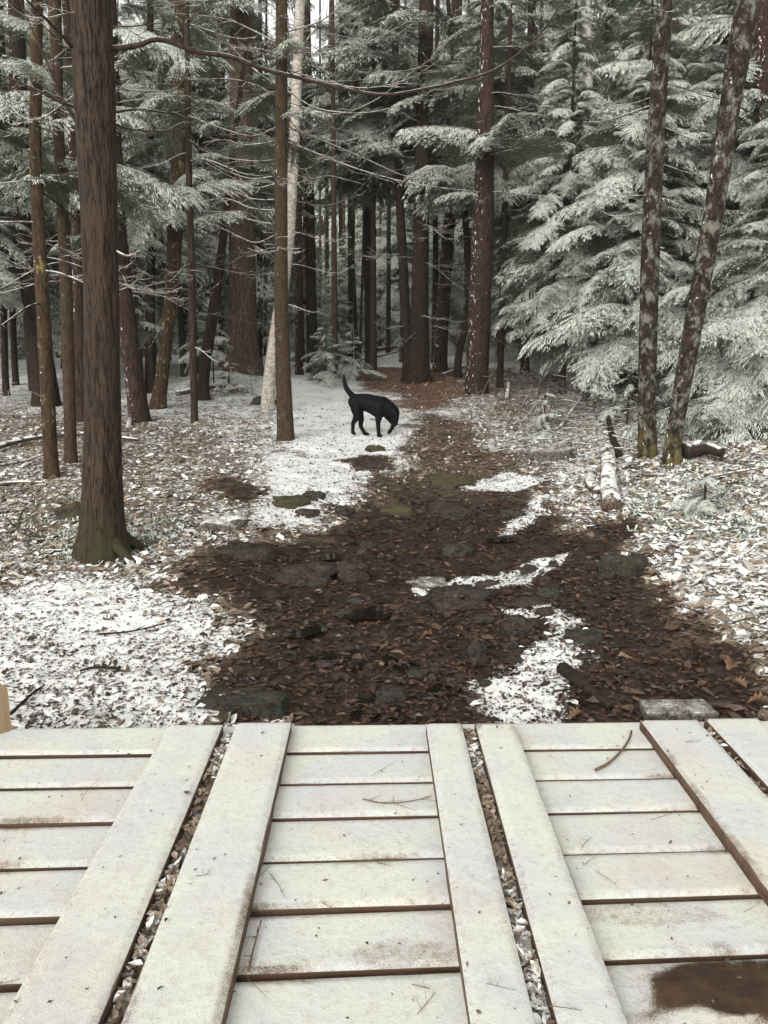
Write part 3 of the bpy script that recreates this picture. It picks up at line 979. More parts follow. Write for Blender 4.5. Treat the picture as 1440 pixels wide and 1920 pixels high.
tree('lichen_b', [(1258, 872, 35), (1270, 780, 30), (1298, 620, 34), (1338, 400, 36), (1372, 180, 38), (1402, 0, 42)], 'bark_lichen', 'maple_tree',
     'slanting dark trunk blotched with pale lichen, pale at its foot', sides=24, rough=0.05, stretch=4, flare=1.1)
tree('edge_red', [(1450, 740, 46), (1440, 400, 40), (1432, 100, 36), (1430, 0, 34)], 'bark_red', HT,
     'reddish trunk at the picture edge behind the slanting lichen trunk', Y=12.5, sides=16)
tree('thin_pair', [(1275, 690, 18), (1272, 300, 16), (1266, 0, 13)], 'bark_grey', HT,
     'thin grey trunk high between the two lichen trunks, the browner of a pair', Y=17.0, sides=10)
tree('thin_pair_b', [(1290, 690, 14), (1292, 300, 12), (1294, 0, 10)], 'bark_pale', 'birch_tree',
     'thin pale grey trunk high between the two lichen trunks, the paler of a pair', Y=19.0, sides=10)
# upright trunks deeper in the wood
g_far = 'shaded trunks deep in the wood'
for (px, py, w, dx, bk, Y) in [(585, 652, 21, -8, 'bark_dark', 20), (561, 668, 15, -2, 'bark_red', 19), (574, 640, 11, -3, 'bark_dark', 24), (628, 678, 12, -4, 'bark_smooth', 17.2),
                               (692, 632, 17, -8, 'bark_dark', 22), (657, 620, 9, -4, 'bark_dark', 26), (668, 640, 8, -22, 'bark_dark', 24), (646, 610, 7, -5, 'bark_grey', 30),
                               (728, 628, 9, 2, 'bark_dark', 27), (712, 622, 6, 3, 'bark_grey', 31), (487, 665, 11, 0, 'bark_dark', 21), (497, 640, 7, 2, 'bark_dark', 26),
                               (415, 640, 12, 2, 'bark_red', 22), (345, 660, 10, 5, 'bark_dark', 22), (282, 700, 20, 0, 'bark_dark', 15), (10, 705, 13, -12, 'bark_red', 15), (28, 690, 12, -20, 'bark_dark', 17),
                               (206, 690, 16, 4, 'bark_dark', 17), (815, 650, 12, 4, 'bark_dark', 22), (846, 640, 10, 3, 'bark_dark', 25), (985, 650, 16, 8, 'bark_dark', 19), (1008, 640, 10, 6, 'bark_red', 23),
                               (1040, 640, 12, 4, 'bark_dark', 21), (317, 655, 9, 4, 'bark_dark', 24), (600, 630, 6, 0, 'bark_grey', 30), (747, 625, 7, 0, 'bark_dark', 29), (1130, 640, 13, 8, 'bark_dark', 19)]:
    make_tree([(px, py, w), (px + dx * .5, py - 250, w * .85), (px + dx, py - 520, w * .72)], bk, HT, 'slim straight trunk standing in the shade deep in the wood', Y=Y, group=g_far,
              sides=9, rough=0.04, ext=3.5)

gt = random.Random(55)
for i in range(46):
    Y = gt.uniform(21, 36); px = gt.choice([gt.uniform(560, 780), gt.uniform(380, 560), gt.uniform(-20, 400), gt.uniform(800, 1150), gt.uniform(560, 780)]); w = gt.uniform(5, 11)
    gy = gpt_px(px, Y)
    make_tree([(px, gy, w), (px + gt.uniform(-8, 8), gy - 260, w * .85), (px + gt.uniform(-14, 14), gy - 560, w * .6)], gt.choice(['bark_dark', 'bark_grey', 'bark_smooth', 'bark_red']), HT,
              'thin straight stem among many far off between the larger trunks', Y=Y, group='thin stems far off between the trunks', sides=7, rough=0.0, ext=2.5)

# ---- limbs that can be told apart
rt, C, b = TR['big_left']; Yb = b.y
px_branch(rt, [(200, 92), (255, 86), (300, 74), (370, 97), (430, 106), (490, 128), (545, 142), (640, 165), (720, 178), (800, 166), (870, 150), (930, 130), (985, 90), (1020, 55), (1060, -5)], Yb, Yb + 0.5, 0.018, 0.005,
          'twig_dark', 5, 3, 0.10, 60)
px_branch(rt, [(150, 105), (110, 60), (70, 20), (20, -30)], Yb, Yb - 0.5, 0.012, 0.005, 'twig_dark', 2, 4, 0.2)
px_branch(rt, [(152, 205), (110, 190), (60, 165), (-10, 135)], Yb, Yb - 0.2, 0.012, 0.005, 'twig_dark', 2, 5, 0.2)
px_branch(rt, [(155, 250), (120, 190), (85, 110), (50, 30), (30, -20)], Yb, Yb + .2, 0.010, 0.004, 'twig_dark', 2, 6, 0.2)
px_branch(rt, [(206, 212), (260, 205), (320, 212), (350, 205), (400, 180)], Yb, Yb + .6, 0.009, 0.003, 'twig_dark', 3, 7, 0.25)
px_branch(rt, [(206, 230), (250, 243), (310, 246), (360, 235), (395, 205)], Yb, Yb + .4, 0.007, 0.003, 'twig_dark', 3, 8, 0.25)
px_branch(rt, [(215, 470), (240, 480), (262, 470)], Yb, Yb - .1, 0.01, 0.005, 'twig', 1, 9, 0.25)
# bare arching twigs of the slender trunk
rt, C, b = TR['centre']; Yb = b.y
tw = [((516, 240), (470, 255), (400, 235), (352, 215)), ((517, 225), (560, 245), (640, 265), (720, 240)), ((516, 300), (470, 302), (400, 290), (355, 262)),
      ((517, 330), (470, 335), (420, 318), (370, 290)), ((516, 180), (480, 160), (430, 148), (350, 150)), ((538, 110), (580, 70), (600, 30), (610, -10)), ((538, 170), (600, 205), (700, 210), (790, 180), (860, 140)),
      ((538, 190), (620, 215), (700, 190), (780, 130), (840, 90)), ((538, 265), (600, 290), (680, 320), (780, 345), (900, 360)), ((538, 240), (600, 262), (690, 300), (760, 330), (830, 335)),
      ((538, 130), (600, 150), (680, 165), (760, 150), (830, 110)), ((538, 320), (580, 335), (620, 330), (680, 345)), ((517, 375), (470, 372), (420, 350), (365, 340)),
      ((517, 420), (480, 415), (430, 400), (380, 395)), ((517, 440), (480, 455), (440, 440), (400, 420)), ((517, 160), (470, 125), (420, 70), (395, 20)), ((516, 80), (480, 60), (420, 35), (330, 25)),
      ((517, 395), (470, 390), (420, 372), (350, 385)), ((517, 345), (475, 352), (430, 330), (385, 305)), ((538, 300), (570, 318), (610, 300), (660, 310)), ((538, 60), (600, 40), (640, 10), (660, -20)),
      ((538, 95), (610, 100), (700, 75), (800, 20)), ((516, 265), (460, 272), (420, 262), (380, 268))]
for i, p in enumerate(tw):
    px_branch(rt, p, Yb, Yb + rnd.uniform(-1.0, 0.9), 0.009, 0.003, 'twig', 6, 20 + i, 0.30, 18)
# limbs of the other trunks
for i in range(9):
    key = rnd.choice(['thin_gold', 'thin_smooth', 'curved', 'bent', 'pole', 'lichen_a', 'behind_big', 'pine_side'])
    rt, C, b = TR[key]
    z = b.z + rnd.uniform(1.6, 4.2)
    p, r = trunk_at(C, z)
    dead_branch(rt, p, rnd.uniform(0, 6.28), rnd.uniform(0.6, 1.5), rnd.uniform(-.1, .15), rnd.uniform(0, .35), rnd.uniform(0, .2), 0.008, 5, 'twig', 100 + i)
for key, cnt in (('thin_gold', 5), ('thin_smooth', 5), ('curved', 9), ('pole', 7), ('wide_grey', 9), ('pine', 8), ('double', 14), ('double_b', 8), ('dark_back', 6), ('birch', 4), ('pine_side', 7), ('double_c', 6)):
    rt, C, b = TR[key]
    for i in range(cnt):
        z = b.z + rnd.uniform(1.0, 6.0)
        p, r = trunk_at(C, z)
        dead_branch(rt, p, rnd.uniform(0, 6.28), rnd.uniform(0.7, 2.0), rnd.uniform(-.1, .12), rnd.uniform(0.1, .45), rnd.uniform(0, .3), 0.011, 6, 'twig' if i % 3 else 'twig_dark', hash((key, i)) % 997 if False else i * 31 + len(key) * 7, n=12)

for key, cnt, zlo, zhi, ll in (('big_left', 5, 2.6, 4.6, 1.0), ('thin_gold', 8, 2.0, 5, 1.4), ('thin_smooth', 8, 2.0, 5, 1.4), ('behind_big', 7, 2.0, 6, 1.6), ('bent', 8, 1.6, 5.5, 1.6), ('curved', 8, 1.6, 6, 1.8),
                               ('pole', 6, 2, 5.5, 1.3), ('wide_grey', 14, 2, 7, 2.4), ('birch', 8, 2.2, 6, 1.6), ('centre', 12, 2.2, 5.2, 1.6), ('double', 10, 2.5, 8, 2.2), ('pine', 8, 2.5, 7, 1.8), ('pale_high', 6, 3, 7, 1.5), ('lichen_a', 4, 1.5, 4.5, .9)):
    rt, C, b = TR[key]
    for i in range(cnt):
        p, r = trunk_at(C, b.z + rnd.uniform(zlo, zhi))
        dead_branch(rt, p, rnd.uniform(0, 6.28), ll * rnd.uniform(.6, 1.2), rnd.uniform(-.15, .15), rnd.uniform(0.05, .45), rnd.uniform(0, .35), rnd.uniform(.004, .0075), 12, 'twig' if i % 4 else 'twig_dark', i * 17 + len(key) * 5 + 1000, .45, 12)

# ------------------------------------------------------------------ hemlock boughs
def make_bough(seed, L=1.7, ns=30, ss=0.036, slen=0.095, sw=0.0062, droop=0.30, stem=True):
    g = np.random.default_rng(seed)
    wob = g.uniform(-0.12, 0.12)
    ax = lambda t: np.array([L * t * (1 - 0.06 * t * t), L * wob * t * t, L * (0.14 * t - droop * t * t)])
    B, D, Ls = [], [], []
    mb = MB()
    if stem:
        mb.tube([ax(t) for t in np.linspace(0, 0.97, 9)], np.linspace(0.011, 0.003, 9) * L / 1.7, 5)
    for i in range(ns):
        for side in (-1, 1):
            t = min(0.985, (i + g.uniform(0.2, 0.8)) / ns)
            l = L * 0.46 * (min(1.0, t / 0.28) ** 0.8 * (1 - t) ** 0.62 + 0.10) * g.uniform(0.6, 1.2)
            if t < 0.12 and g.uniform() < 0.6: continue
            a = side * R(g.uniform(42, 66)) * (1 - 0.35 * t)
            p = ax(t); tg = ax(min(1, t + .02)) - ax(max(0, t - .02)); tg /= np.linalg.norm(tg)
            d = np.array([math.cos(a) * tg[0], math.sin(a), math.cos(a) * tg[2] - g.uniform(0.02, 0.28)])
            d /= np.linalg.norm(d)
            dr = g.uniform(0.12, 0.42)
            m = max(2, int(l / ss))
            q = lambda s: p + d * (l * s) + np.array([0, 0, -dr * l * s * s])
            if stem and l > 0.2 * L:
                mb.tube([q(s) for s in (0, .35, .7)], [0.0045, 0.0035, 0.002], 3, cap=False)
            for j in range(m):
                s = (j + g.uniform(0.2, 0.8)) / m
                for sd in (-1, 1):
                    e = d * math.cos(R(46)) + sd * R(46) * np.array([-d[1], d[0], 0]) * 0.95 + np.array([0.25, 0, -g.uniform(0.12, 0.7)]) * 0.75
                    e = e + g.normal(0, 0.13, 3)
                    e /= np.linalg.norm(e)
                    B.append(q(s)); D.append(e); Ls.append(slen * g.uniform(0.55, 1.25) * (1.1 - 0.5 * s))
            e = d + np.array([0, 0, -dr]); e /= np.linalg.norm(e)
            B.append(q(0.93)); D.append(e); Ls.append(slen * g.uniform(0.8, 1.2))
    B = np.array(B); D = np.array(D); Ls = np.array(Ls)
    up = np.array([0, 0, 1.0]) + g.normal(0, 0.22, D.shape)
    lat = np.cross(D, up); lat /= np.linalg.norm(lat, axis=1)[:, None] + 1e-9
    nm = np.cross(lat, D)
    w = sw * g.uniform(0.75, 1.3, len(B))
    v0 = B; mid = B + D * (Ls * 0.45)[:, None] - np.array([0, 0, 0.04])[None] * Ls[:, None]
    v1 = mid + lat * w[:, None] - nm * (0.45 * w)[:, None]
    v3 = mid - lat * w[:, None] - nm * (0.45 * w)[:, None]
    v2 = B + D * Ls[:, None] + np.array([0, 0, -0.22])[None] * Ls[:, None]
    SV = np.stack([v0, v1, v2, v3], 1).reshape(-1, 3)
    k = np.arange(len(B))[:, None] * 4
    ST = np.concatenate([k + np.array([[0, 1, 2]]), k + np.array([[0, 2, 3]])])
    return SV, ST, mb


def bough_mesh(seed, mats, **kw):
    SV, ST, mb = make_bough(seed, **kw)
    n = len(SV)
    if mb.n:
        V = np.vstack([SV] + mb.V)
        fs = [ST]; mi = [np.zeros(len(ST), int)]
        if mb.Q:
            q = np.concatenate(mb.Q) + n; fs.append(q); mi.append(np.ones(len(q), int))
        if mb.T:
            q = np.concatenate(mb.T) + n; fs.append(q); mi.append(np.ones(len(q), int))
        return mesh_np('bough', V, fs, mats, np.concatenate(mi), smooth=False)
    return mesh_np('bough', SV, [ST], mats, smooth=False)


BOUGH_SNOWY = [bough_mesh(s, [M['needles_snowy'], M['twig']], droop=0.16 + 0.07 * s, ns=34, ss=0.034, slen=0.125, sw=0.0078) for s in range(6)]
BOUGH_PLAIN = [bough_mesh(50 + s, [M['needles'], M['twig']], droop=0.18 + 0.06 * s, ns=34, ss=0.034, slen=0.12, sw=0.009) for s in range(5)]


def conifer(base, H, Rad, z0, nb, meshes, label, name=HT, group=None, trunk_r=0.08, bark='bark_brown', side=None, cat='tree', seed=0, prof=0.75, skip=None, dens=2.3, spread=0.55):
    """near hemlock whose boughs are parts"""
    g = random.Random(seed)
    root = thing(name, base, label, cat, group)
    mb = MB()
    ln = Vector((g.uniform(-.02, .02), g.uniform(-.02, .02), 1))
    P = [base + Vector((0, 0, -0.2))] + [base + ln * (H * t) for t in (0.0, .3, .6, 0.98)]
    mb.tube(spline(P, 20), np.linspace(trunk_r, 0.012, 20), 10, rough=0.05, seed=seed)
    mb.obj('trunk', M[bark], root)
    az = g.uniform(0, 6)
    nb = int(nb * dens)
    for i in range(nb):
        t = (i + g.uniform(0, 1)) / nb
        t = t ** 1.15
        z = z0 + (H - z0) * t
        az += 2.39996 + g.uniform(-.4, .4)
        r = Rad * ((1 - t) ** prof + 0.06) * g.uniform(0.42, 1.15)
        if skip and skip(az % (2 * math.pi), z, g): continue
        rho = r * g.uniform(0.0, spread)
        sc = max(0.16, (r - rho) * g.uniform(0.75, 1.1)) / 1.55
        da = g.gauss(0, 0.45) * rho / max(r, .01)
        o = link('bough', g.choice(meshes), root)
        o.location = ln * z + Vector((math.cos(az) * rho, math.sin(az) * rho, g.uniform(-.05, .05) + 0.10 * rho - 0.16 * rho * rho / max(r, .3)))
        o.rotation_euler = (g.gauss(0, 0.30), R(6) * (1 - 2.2 * t) + 0.25 * rho / max(r, .01) + g.gauss(0, 0.24), az + da)
        o.scale = (sc, sc * g.uniform(0.9, 1.2), sc)
    return root


for key, cnt, zlo, zhi, ms, sl, sh in (('double', 16, 4.2, 8.5, 'P', .7, 1.3), ('double_b', 10, 4.0, 8, 'P', .6, 1.1), ('wide_grey', 12, 4.5, 8.5, 'P', .7, 1.2), ('curved', 14, 2.8, 6, 'S', .5, .9),
                                    ('thin_smooth', 8, 2.8, 5.2, 'S', .4, .8), ('thin_gold', 7, 2.8, 5, 'S', .4, .7), ('pine', 14, 3.6, 7.5, 'S', .5, 1.0), ('dark_back', 12, 2.8, 6.5, 'S', .5, 1.0), ('bent', 8, 2.5, 5.5, 'S', .4, .8),
                                    ('behind_big', 10, 2.4, 6, 'S', .5, .9), ('pale_high', 8, 4, 7, 'S', .5, .8), ('edge_red', 10, 2.5, 6.5, 'S', .5, 1.0), ('birch', 0, 4, 6, 'P', .5, .8), ('pole', 8, 2.8, 5.5, 'S', .35, .65),
                                    ('centre', 6, 3.4, 5.2, 'P', .4, .7), ('lean_dark', 6, 2.6, 4.5, 'S', .4, .7), ('double_c', 12, 3.6, 8, 'P', .6, 1.1)):
    rt, C, b = TR[key]
    for i in range(cnt):
        p, r = trunk_at(C, b.z + rnd.uniform(zlo, zhi))
        o = link('bough', rnd.choice(BOUGH_PLAIN if ms == 'P' else BOUGH_SNOWY), rt)
        o.location = p - rt.location
        sc = rnd.uniform(sl, sh)
        o.rotation_euler = (rnd.gauss(0, .3), rnd.gauss(-0.02, .2), rnd.uniform(0, 6.28)); o.scale = (sc, sc, sc)


def gpt(x, y):
    return Vector((x, y, float(full_h(x, y))))

def gpx(px, Y):
    p = at(px, 700, Y)
    return gpt(p.x, Y)

conifer(gpx(1195, 11.6), 6.0, 1.5, 0.9, 180, BOUGH_SNOWY, 'young hemlock bowed with snow, its boughs sweeping down behind the straighter lichen trunk', seed=1, trunk_r=0.07)
conifer(gpx(1430, 9.0), 3.9, 1.35, 0.25, 130, BOUGH_SNOWY, 'low bushy snow laden hemlock drooping over the foot of the slanting lichen trunk', seed=2, trunk_r=0.05, dens=1.5, spread=0.3)
conifer(gpx(1330, 13.2), 7.2, 1.9, 0.6, 180, BOUGH_SNOWY, 'tall snow dusted hemlock showing between the two lichen trunks', seed=3, trunk_r=0.11)
conifer(gpx(1055, 15.2), 7.8, 1.45, 1.3, 150, BOUGH_SNOWY, 'hemlock with level snowy sprays between the rough red trunk and the pale grey trunk', seed=4, trunk_r=0.09)
conifer(gpx(1500, 12.0), 6.8, 1.9, 0.7, 150, BOUGH_SNOWY, 'tall snowy hemlock reaching in past the slanting lichen trunk', seed=5, trunk_r=0.11)
conifer(gpx(1210, 16.5), 8.2, 2.0, 1.2, 170, BOUGH_SNOWY, 'tall hemlock standing behind the pale grey trunk, snow on every spray', seed=6, trunk_r=0.12)
conifer(gpx(262, 14.8), 8.0, 1.45, 2.6, 110, BOUGH_SNOWY, 'hemlock with bright snowy boughs showing past the thick brown trunk', seed=7, trunk_r=0.11)
conifer(gpx(60, 16.0), 8.6, 2.0, 2.2, 130, BOUGH_PLAIN, 'dull green hemlock behind the two slim trunks at the edge of the wood', seed=8, trunk_r=0.12)
conifer(gpx(905, 17.8), 9.2, 1.8, 4.0, 120, BOUGH_PLAIN, 'hemlock whose dark sprays hang behind the rough red barked trunk', seed=9, trunk_r=0.11)
conifer(gpx(700, 19.5), 10.0, 2.2, 4.9, 140, BOUGH_PLAIN, 'hemlock with hanging dark foliage high over the head of the trail', seed=10, trunk_r=0.12)
conifer(gpx(440, 20.0), 9.6, 2.2, 3.4, 140, BOUGH_PLAIN, 'green hemlock filling the gap behind the wide grey trunk', seed=11, trunk_r=0.12)
conifer(gpx(170, 18.6), 9.0, 2.1, 2.6, 130, BOUGH_SNOWY, 'frosted hemlock between the smooth slim trunk and the thick brown trunk, farther back', seed=12, trunk_r=0.11)
conifer(gpx(345, 18.8), 9.2, 1.9, 2.9, 120, BOUGH_SNOWY, 'frosted hemlock behind the curved trunk and the pencil thin one', seed=13, trunk_r=0.11)
conifer(gpx(-40, 13.5), 7.4, 1.7, 2.0, 110, BOUGH_SNOWY, 'hemlock reaching in at the edge past the slim lichen flecked trunk', seed=14, trunk_r=0.10)
# saplings
conifer(gpx(612, 16.6), 1.25, 0.75, 0.1, 42, BOUGH_SNOWY, 'knee high snowy hemlock sapling beside the far bend of the path', 'hemlock_sapling', seed=21, trunk_r=0.015, cat='sapling', dens=1.1, spread=0.15)
conifer(gpx(660, 18.0), 1.1, 0.7, 0.1, 34, BOUGH_SNOWY, 'small snowy hemlock sapling behind the white fallen log', 'hemlock_sapling', seed=22, trunk_r=0.015, cat='sapling', dens=1.1, spread=0.15)
conifer(gpx(258, 13.4), 2.6, 0.7, 1.3, 26, BOUGH_SNOWY, 'thin snowy sapling in the gap right of the bent trunk', 'hemlock_sapling', seed=23, trunk_r=0.02, cat='sapling', dens=1.1, spread=0.15)
conifer(gpx(400, 15.2), 1.6, 0.65, 0.6, 26, BOUGH_SNOWY, 'small snowy sapling at the foot of the leaning dark trunk', 'hemlock_sapling', seed=24, trunk_r=0.018, cat='sapling', dens=1.1, spread=0.15)
conifer(ground_at(1020, 815), 0.55, 0.42, 0.05, 22, BOUGH_SNOWY, 'ankle high hemlock seedling beside the snow capped stone', 'hemlock_sapling', seed=25, trunk_r=0.01, cat='sapling', dens=1.1, spread=0.15)
conifer(ground_at(1175, 800), 0.75, 0.5, 0.25, 18, BOUGH_SNOWY, 'snow laden hemlock sprig hanging by the black hooked root', 'hemlock_sapling', seed=26, trunk_r=0.01, cat='sapling', dens=1.1, spread=0.15)
conifer(ground_at(430, 735), 0.55, 0.55, 0.05, 18, BOUGH_SNOWY, 'low snowy seedling on the mound in front of the wide grey trunk', 'hemlock_sapling', seed=27, trunk_r=0.01, cat='sapling', dens=1.1, spread=0.15)
conifer(ground_at(1320, 960), 0.32, 0.34, 0.03, 16, BOUGH_SNOWY, 'tiny hemlock seedling among snowy leaves below the bushy hemlock', 'hemlock_sapling', seed=28, trunk_r=0.006, cat='sapling', dens=1.1, spread=0.15)

# ---- far hemlocks: trunk + one crown each, a few crown meshes shared
def far_crown(seed, H, Rad, z0, nb, mat):
    g = np.random.default_rng(seed)
    protos = [make_bough(200 + seed * 5 + k, L=1.7, ns=14, ss=0.095, slen=0.22, sw=0.020, droop=0.20 + 0.09 * k, stem=False)[:2] for k in range(3)]
    VV, TT, n = [], [], 0
    az = 0.0
    for i in range(nb):
        t = ((i + g.uniform()) / nb) ** 1.1
        z = z0 + (H - z0) * t
        az += 2.39996 + g.uniform(-.4, .4)
        r = Rad * ((1 - t) ** 0.7 + 0.07) * g.uniform(0.45, 1.2)
        V, T = protos[g.integers(3)]
        rho = r * g.uniform(0, 0.62)
        M_ = (Matrix.Translation((math.cos(az) * rho, math.sin(az) * rho, z + 0.08 * rho - 0.10 * rho * rho / max(r, .3)))
              @ Euler((g.normal(0, .35), R(6) * (1 - 2.2 * t) + 0.25 * rho / max(r, .01) + g.normal(0, .28), az + g.normal(0, .4))).to_matrix().to_4x4()
              @ Matrix.Scale(max(.2, (r - rho) * g.uniform(.8, 1.15)) / 1.55, 4))
        A = np.array(M_)
        VV.append(V @ A[:3, :3].T + A[:3, 3]); TT.append(T + n); n += len(V)
    return mesh_np('crown', np.concatenate(VV), [np.concatenate(TT)], [mat], smooth=False)


CROWNS = [far_crown(1, 13, 2.6, 3.2, 430, M['needles']), far_crown(2, 12, 2.9, 2.6, 430, M['needles']), far_crown(3, 14, 2.5, 4.2, 430, M['needles']),
          far_crown(4, 8.5, 2.2, 0.8, 340, M['needles_open_brightened'])]
def far_trunk(seed, H, r, bark):
    mb = MB()
    g = random.Random(seed)
    x, y = g.uniform(-.25, .25), g.uniform(-.2, .2)
    mb.tube(spline([(0, 0, -0.3), (0, 0, 0), (x * .5, y, H * .5), (x, y * .5, H)], 22), np.concatenate([[r * 1.25], np.linspace(r * 1.1, 0.02, 21)]), 10, rough=0.05, seed=seed)
    for k in range(16):      # stubs of dead lower limbs
        z = g.uniform(0.8, 4.5); a = g.uniform(0, 6.28); l = g.uniform(.4, 1.6)
        p = Vector((0, 0, z)); e = Vector((math.cos(a), math.sin(a), g.uniform(-.25, .1)))
        mb.tube([p, p + e * l * .5 + Vector((0, 0, .03)), p + e * l + Vector((0, 0, g.uniform(-.15, .1)))], [0.016, 0.011, 0.005], 4, cap=False)
    return mb.mesh('trunk', M[bark])
FTR = [far_trunk(1, 13, .15, 'bark_dark'), far_trunk(2, 12, .12, 'bark_grey'), far_trunk(3, 14, .17, 'bark_red'), far_trunk(4, 8.5, .09, 'bark_dark')]

gf = random.Random(33)
spots = []


def scatter(n, y0, y1, gap, ok):
    k = tries = 0
    while k < n and tries < 6000:
        tries += 1
        Y = y0 + (y1 - y0) * gf.random() ** 1.1
        x = gf.uniform(-0.62, 0.66) * Y
        if not ok(x, Y) or any((x - a) ** 2 + (Y - b) ** 2 < gap ** 2 for a, b in spots): continue
        spots.append((x, Y)); k += 1
        yield x, Y


def far_tree(x, Y, v, s, label, group, name=HT, cat='tree'):
    root = thing(name, gpt(x, Y), label, cat, group)
    root.scale = (s, s, s * gf.uniform(.95, 1.15))
    root.rotation_euler = (0, 0, gf.uniform(0, 6.28))
    link('trunk', FTR[v], root)
    link('crown', CROWNS[v], root)


LF, GF = 'snow dusted hemlock, one of many in the forest beyond the trail', 'hemlocks of the forest beyond the trail'
for x, Y in list(scatter(20, 18.0, 22.5, 1.7, lambda x, Y: not (-3.2 < x < 3.4))):
    far_tree(x, Y, gf.choice([0, 1, 2]), gf.uniform(.68, .85), LF, GF)
for x, Y in list(scatter(70, 23.5, 39, 1.25, lambda x, Y: True)):
    far_tree(x, Y, 3, gf.uniform(.28, .5) if Y < 28 else gf.uniform(.45, .9), 'young snowy hemlock in the lighter clearing behind the dark trunks', 'young hemlocks of the clearing', 'hemlock_sapling', 'sapling')
for x, Y in list(scatter(56, 38, 60, 2.2, lambda x, Y: True)):
    v = gf.choice([0, 1, 1, 2, 3, 3, 3])
    far_tree(x, Y, v, gf.uniform(1.05, 1.5) * (1.45 if v == 3 else 1), LF, GF)

# ------------------------------------------------------------------ stones
ROCKS = []


def rock(px, py, wpx, hpx, mat, label, seed, group=None, dfac=0.8, sharp=0.25, rotz=None, sink=0.42, name='stone', cat='stone', tilt=0.0):
    """py: foot of the stone in the picture"""
    b = ground_at(px, py)
    d = depth(b)
    sx = wpx * d / F / 2; sz = hpx * d / F * 0.70
    g = np.random.default_rng(seed)
    n, m = 22, 14
    th = np.linspace(0, 2 * math.pi, n, endpoint=False); ph = np.linspace(-math.pi / 2, math.pi / 2, m)
    PH, TH = np.meshgrid(ph, th, indexing='ij')
    X = np.cos(PH) * np.cos(TH); Yy = np.cos(PH) * np.sin(TH); Z = np.sin(PH)
    pw = lambda a: np.sign(a) * np.abs(a) ** (1 - sharp)
    X, Yy, Z = pw(X), pw(Yy), pw(Z)
    k = 1 + 1.0 * (fbm(X * 1.3 + seed * 1.7 + Z, Yy * 1.3 + Z * 1.1 - seed, seed, 3) - 0.5) + 0.35 * (fbm(X * 6 + Z * 4, Yy * 6 - Z * 3, seed + 5, 2) - 0.5)
    P = np.stack([X * k * sx, Yy * k * sx * dfac, Z * k * sz / (2 - 2 * sink)], -1)
    if tilt:
        P[..., 2] += P[..., 0] * tilt
    P = P.reshape(-1, 3)
    i = np.arange(m - 1)[:, None] * n; j = np.arange(n)[None, :]; j2 = (j + 1) % n
    Q = np.stack([i + j, i + j2, i + n + j2, i + n + j], -1).reshape(-1, 4)
    o = link(name, mesh_np(name, P, [Q], [M[mat]]))
    o.location = (b.x, b.y + sx * dfac * 0.7, b.z + sz * (0.5 - sink) / 1.0)
    o.rotation_euler = (0, 0, rotz if rotz is not None else g.uniform(-.3, .3))
    ROCKS.append((o.location.x, o.location.y, sx, sx * dfac, o.location.z, sz / (2 - 2 * sink)))
    return tag(o, label, cat, group)

rock(415, 1000, 92, 42, 'rock_snow', 'blocky snow capped stone with a dark mossy end, at the edge of the mud', 1, sharp=0.45)
rock(450, 1335, 165, 32, 'rock_green', 'long dark slab of wet stone at the edge of the snow, close to the boards', 2, sharp=0.72, dfac=0.55, tilt=0.05)
rock(748, 968, 62, 28, 'rock_moss', 'rounded stone with yellow moss in the middle of the muddy bed', 3)
rock(848, 912, 82, 34, 'rock_moss', 'domed mossy stone at the upper end of the mud', 4)
rock(542, 948, 72, 24, 'rock_moss', 'long low brown stone in the snow above the mud edge', 5)
rock(588, 938, 44, 22, 'rock_green', 'small green stone behind the long low brown stone', 6)
rock(578, 965, 50, 20, 'rock_wet', 'dark flat stone just below the long low brown stone', 7)
rock(640, 958, 46, 16, 'rock_wet', 'dark flat stone at the corner where path snow meets mud', 8)
rock(660, 1090, 66, 36, 'rock_brown', 'smooth brown triangular stone in the middle of the mud', 9, sharp=0.4)
rock(690, 1018, 32, 15, 'rock_green', 'tiny green stone in the mud under the yellow mossy one', 10)
rock(850, 968, 92, 30, 'rock_brown', 'flat brown stone with a faint green face in the upper mud', 11, sharp=0.4)
rock(865, 1036, 60, 26, 'rock_green', 'dark green stone in the mud above the snow streak', 12)
rock(1035, 865, 88, 36, 'rock_frost', 'pale wedge of stone capped with snow on the bank', 13, sharp=0.45, tilt=0.10)
rock(1180, 1078, 92, 46, 'rock_green', 'dark smooth stone tilted on the bank above the red leaves', 14, tilt=0.1)
rock(895, 1240, 46, 74, 'rock_brown', 'upright fin of muddy stone beside the lower snow patch', 15, dfac=0.9, sink=0.15, sharp=0.2)
rock(870, 1140, 120, 36, 'rock_brown', 'broad brown stone rising just below the snow streak', 16, sharp=0.4)
rock(704, 845, 32, 14, 'rock_moss', 'small mossy pebble in the snow by the dog', 17)
rock(570, 1090, 110, 36, 'rock_brown', 'low brown hump of stone at the left of the mud', 18)
rock(460, 1045, 110, 34, 'rock_brown', 'smooth muddy hump beneath the blocky snow capped stone', 19)
rock(800, 1092, 70, 14, 'rock_frost', 'thin frosted stone at the tip of the snow streak', 20)
rock(1000, 1140, 90, 12, 'rock_wet', 'thin black slab along the top of the lower snow patch', 21, dfac=.4)
rock(1100, 1205, 60, 26, 'rock_green', 'grey green stone notched into the edge of the lower snow patch', 22)
rock(975, 1195, 70, 36, 'rock_brown', 'rounded muddy stone in the bend of the lower snow patch', 23)
rock(490, 760, 50, 18, 'rock_wet', 'dark flat stone by the foot of the birch', 24)
rock(442, 735, 42, 28, 'rock_snow', 'snow covered lump of stone on the mound before the wide grey trunk', 25)
rock(735, 1320, 60, 36, 'rock_wet', 'black wet lump added for a dark hole in the mud close to the boards', 26)  # dark lump added where the mud has a wet hole
gs = random.Random(91)
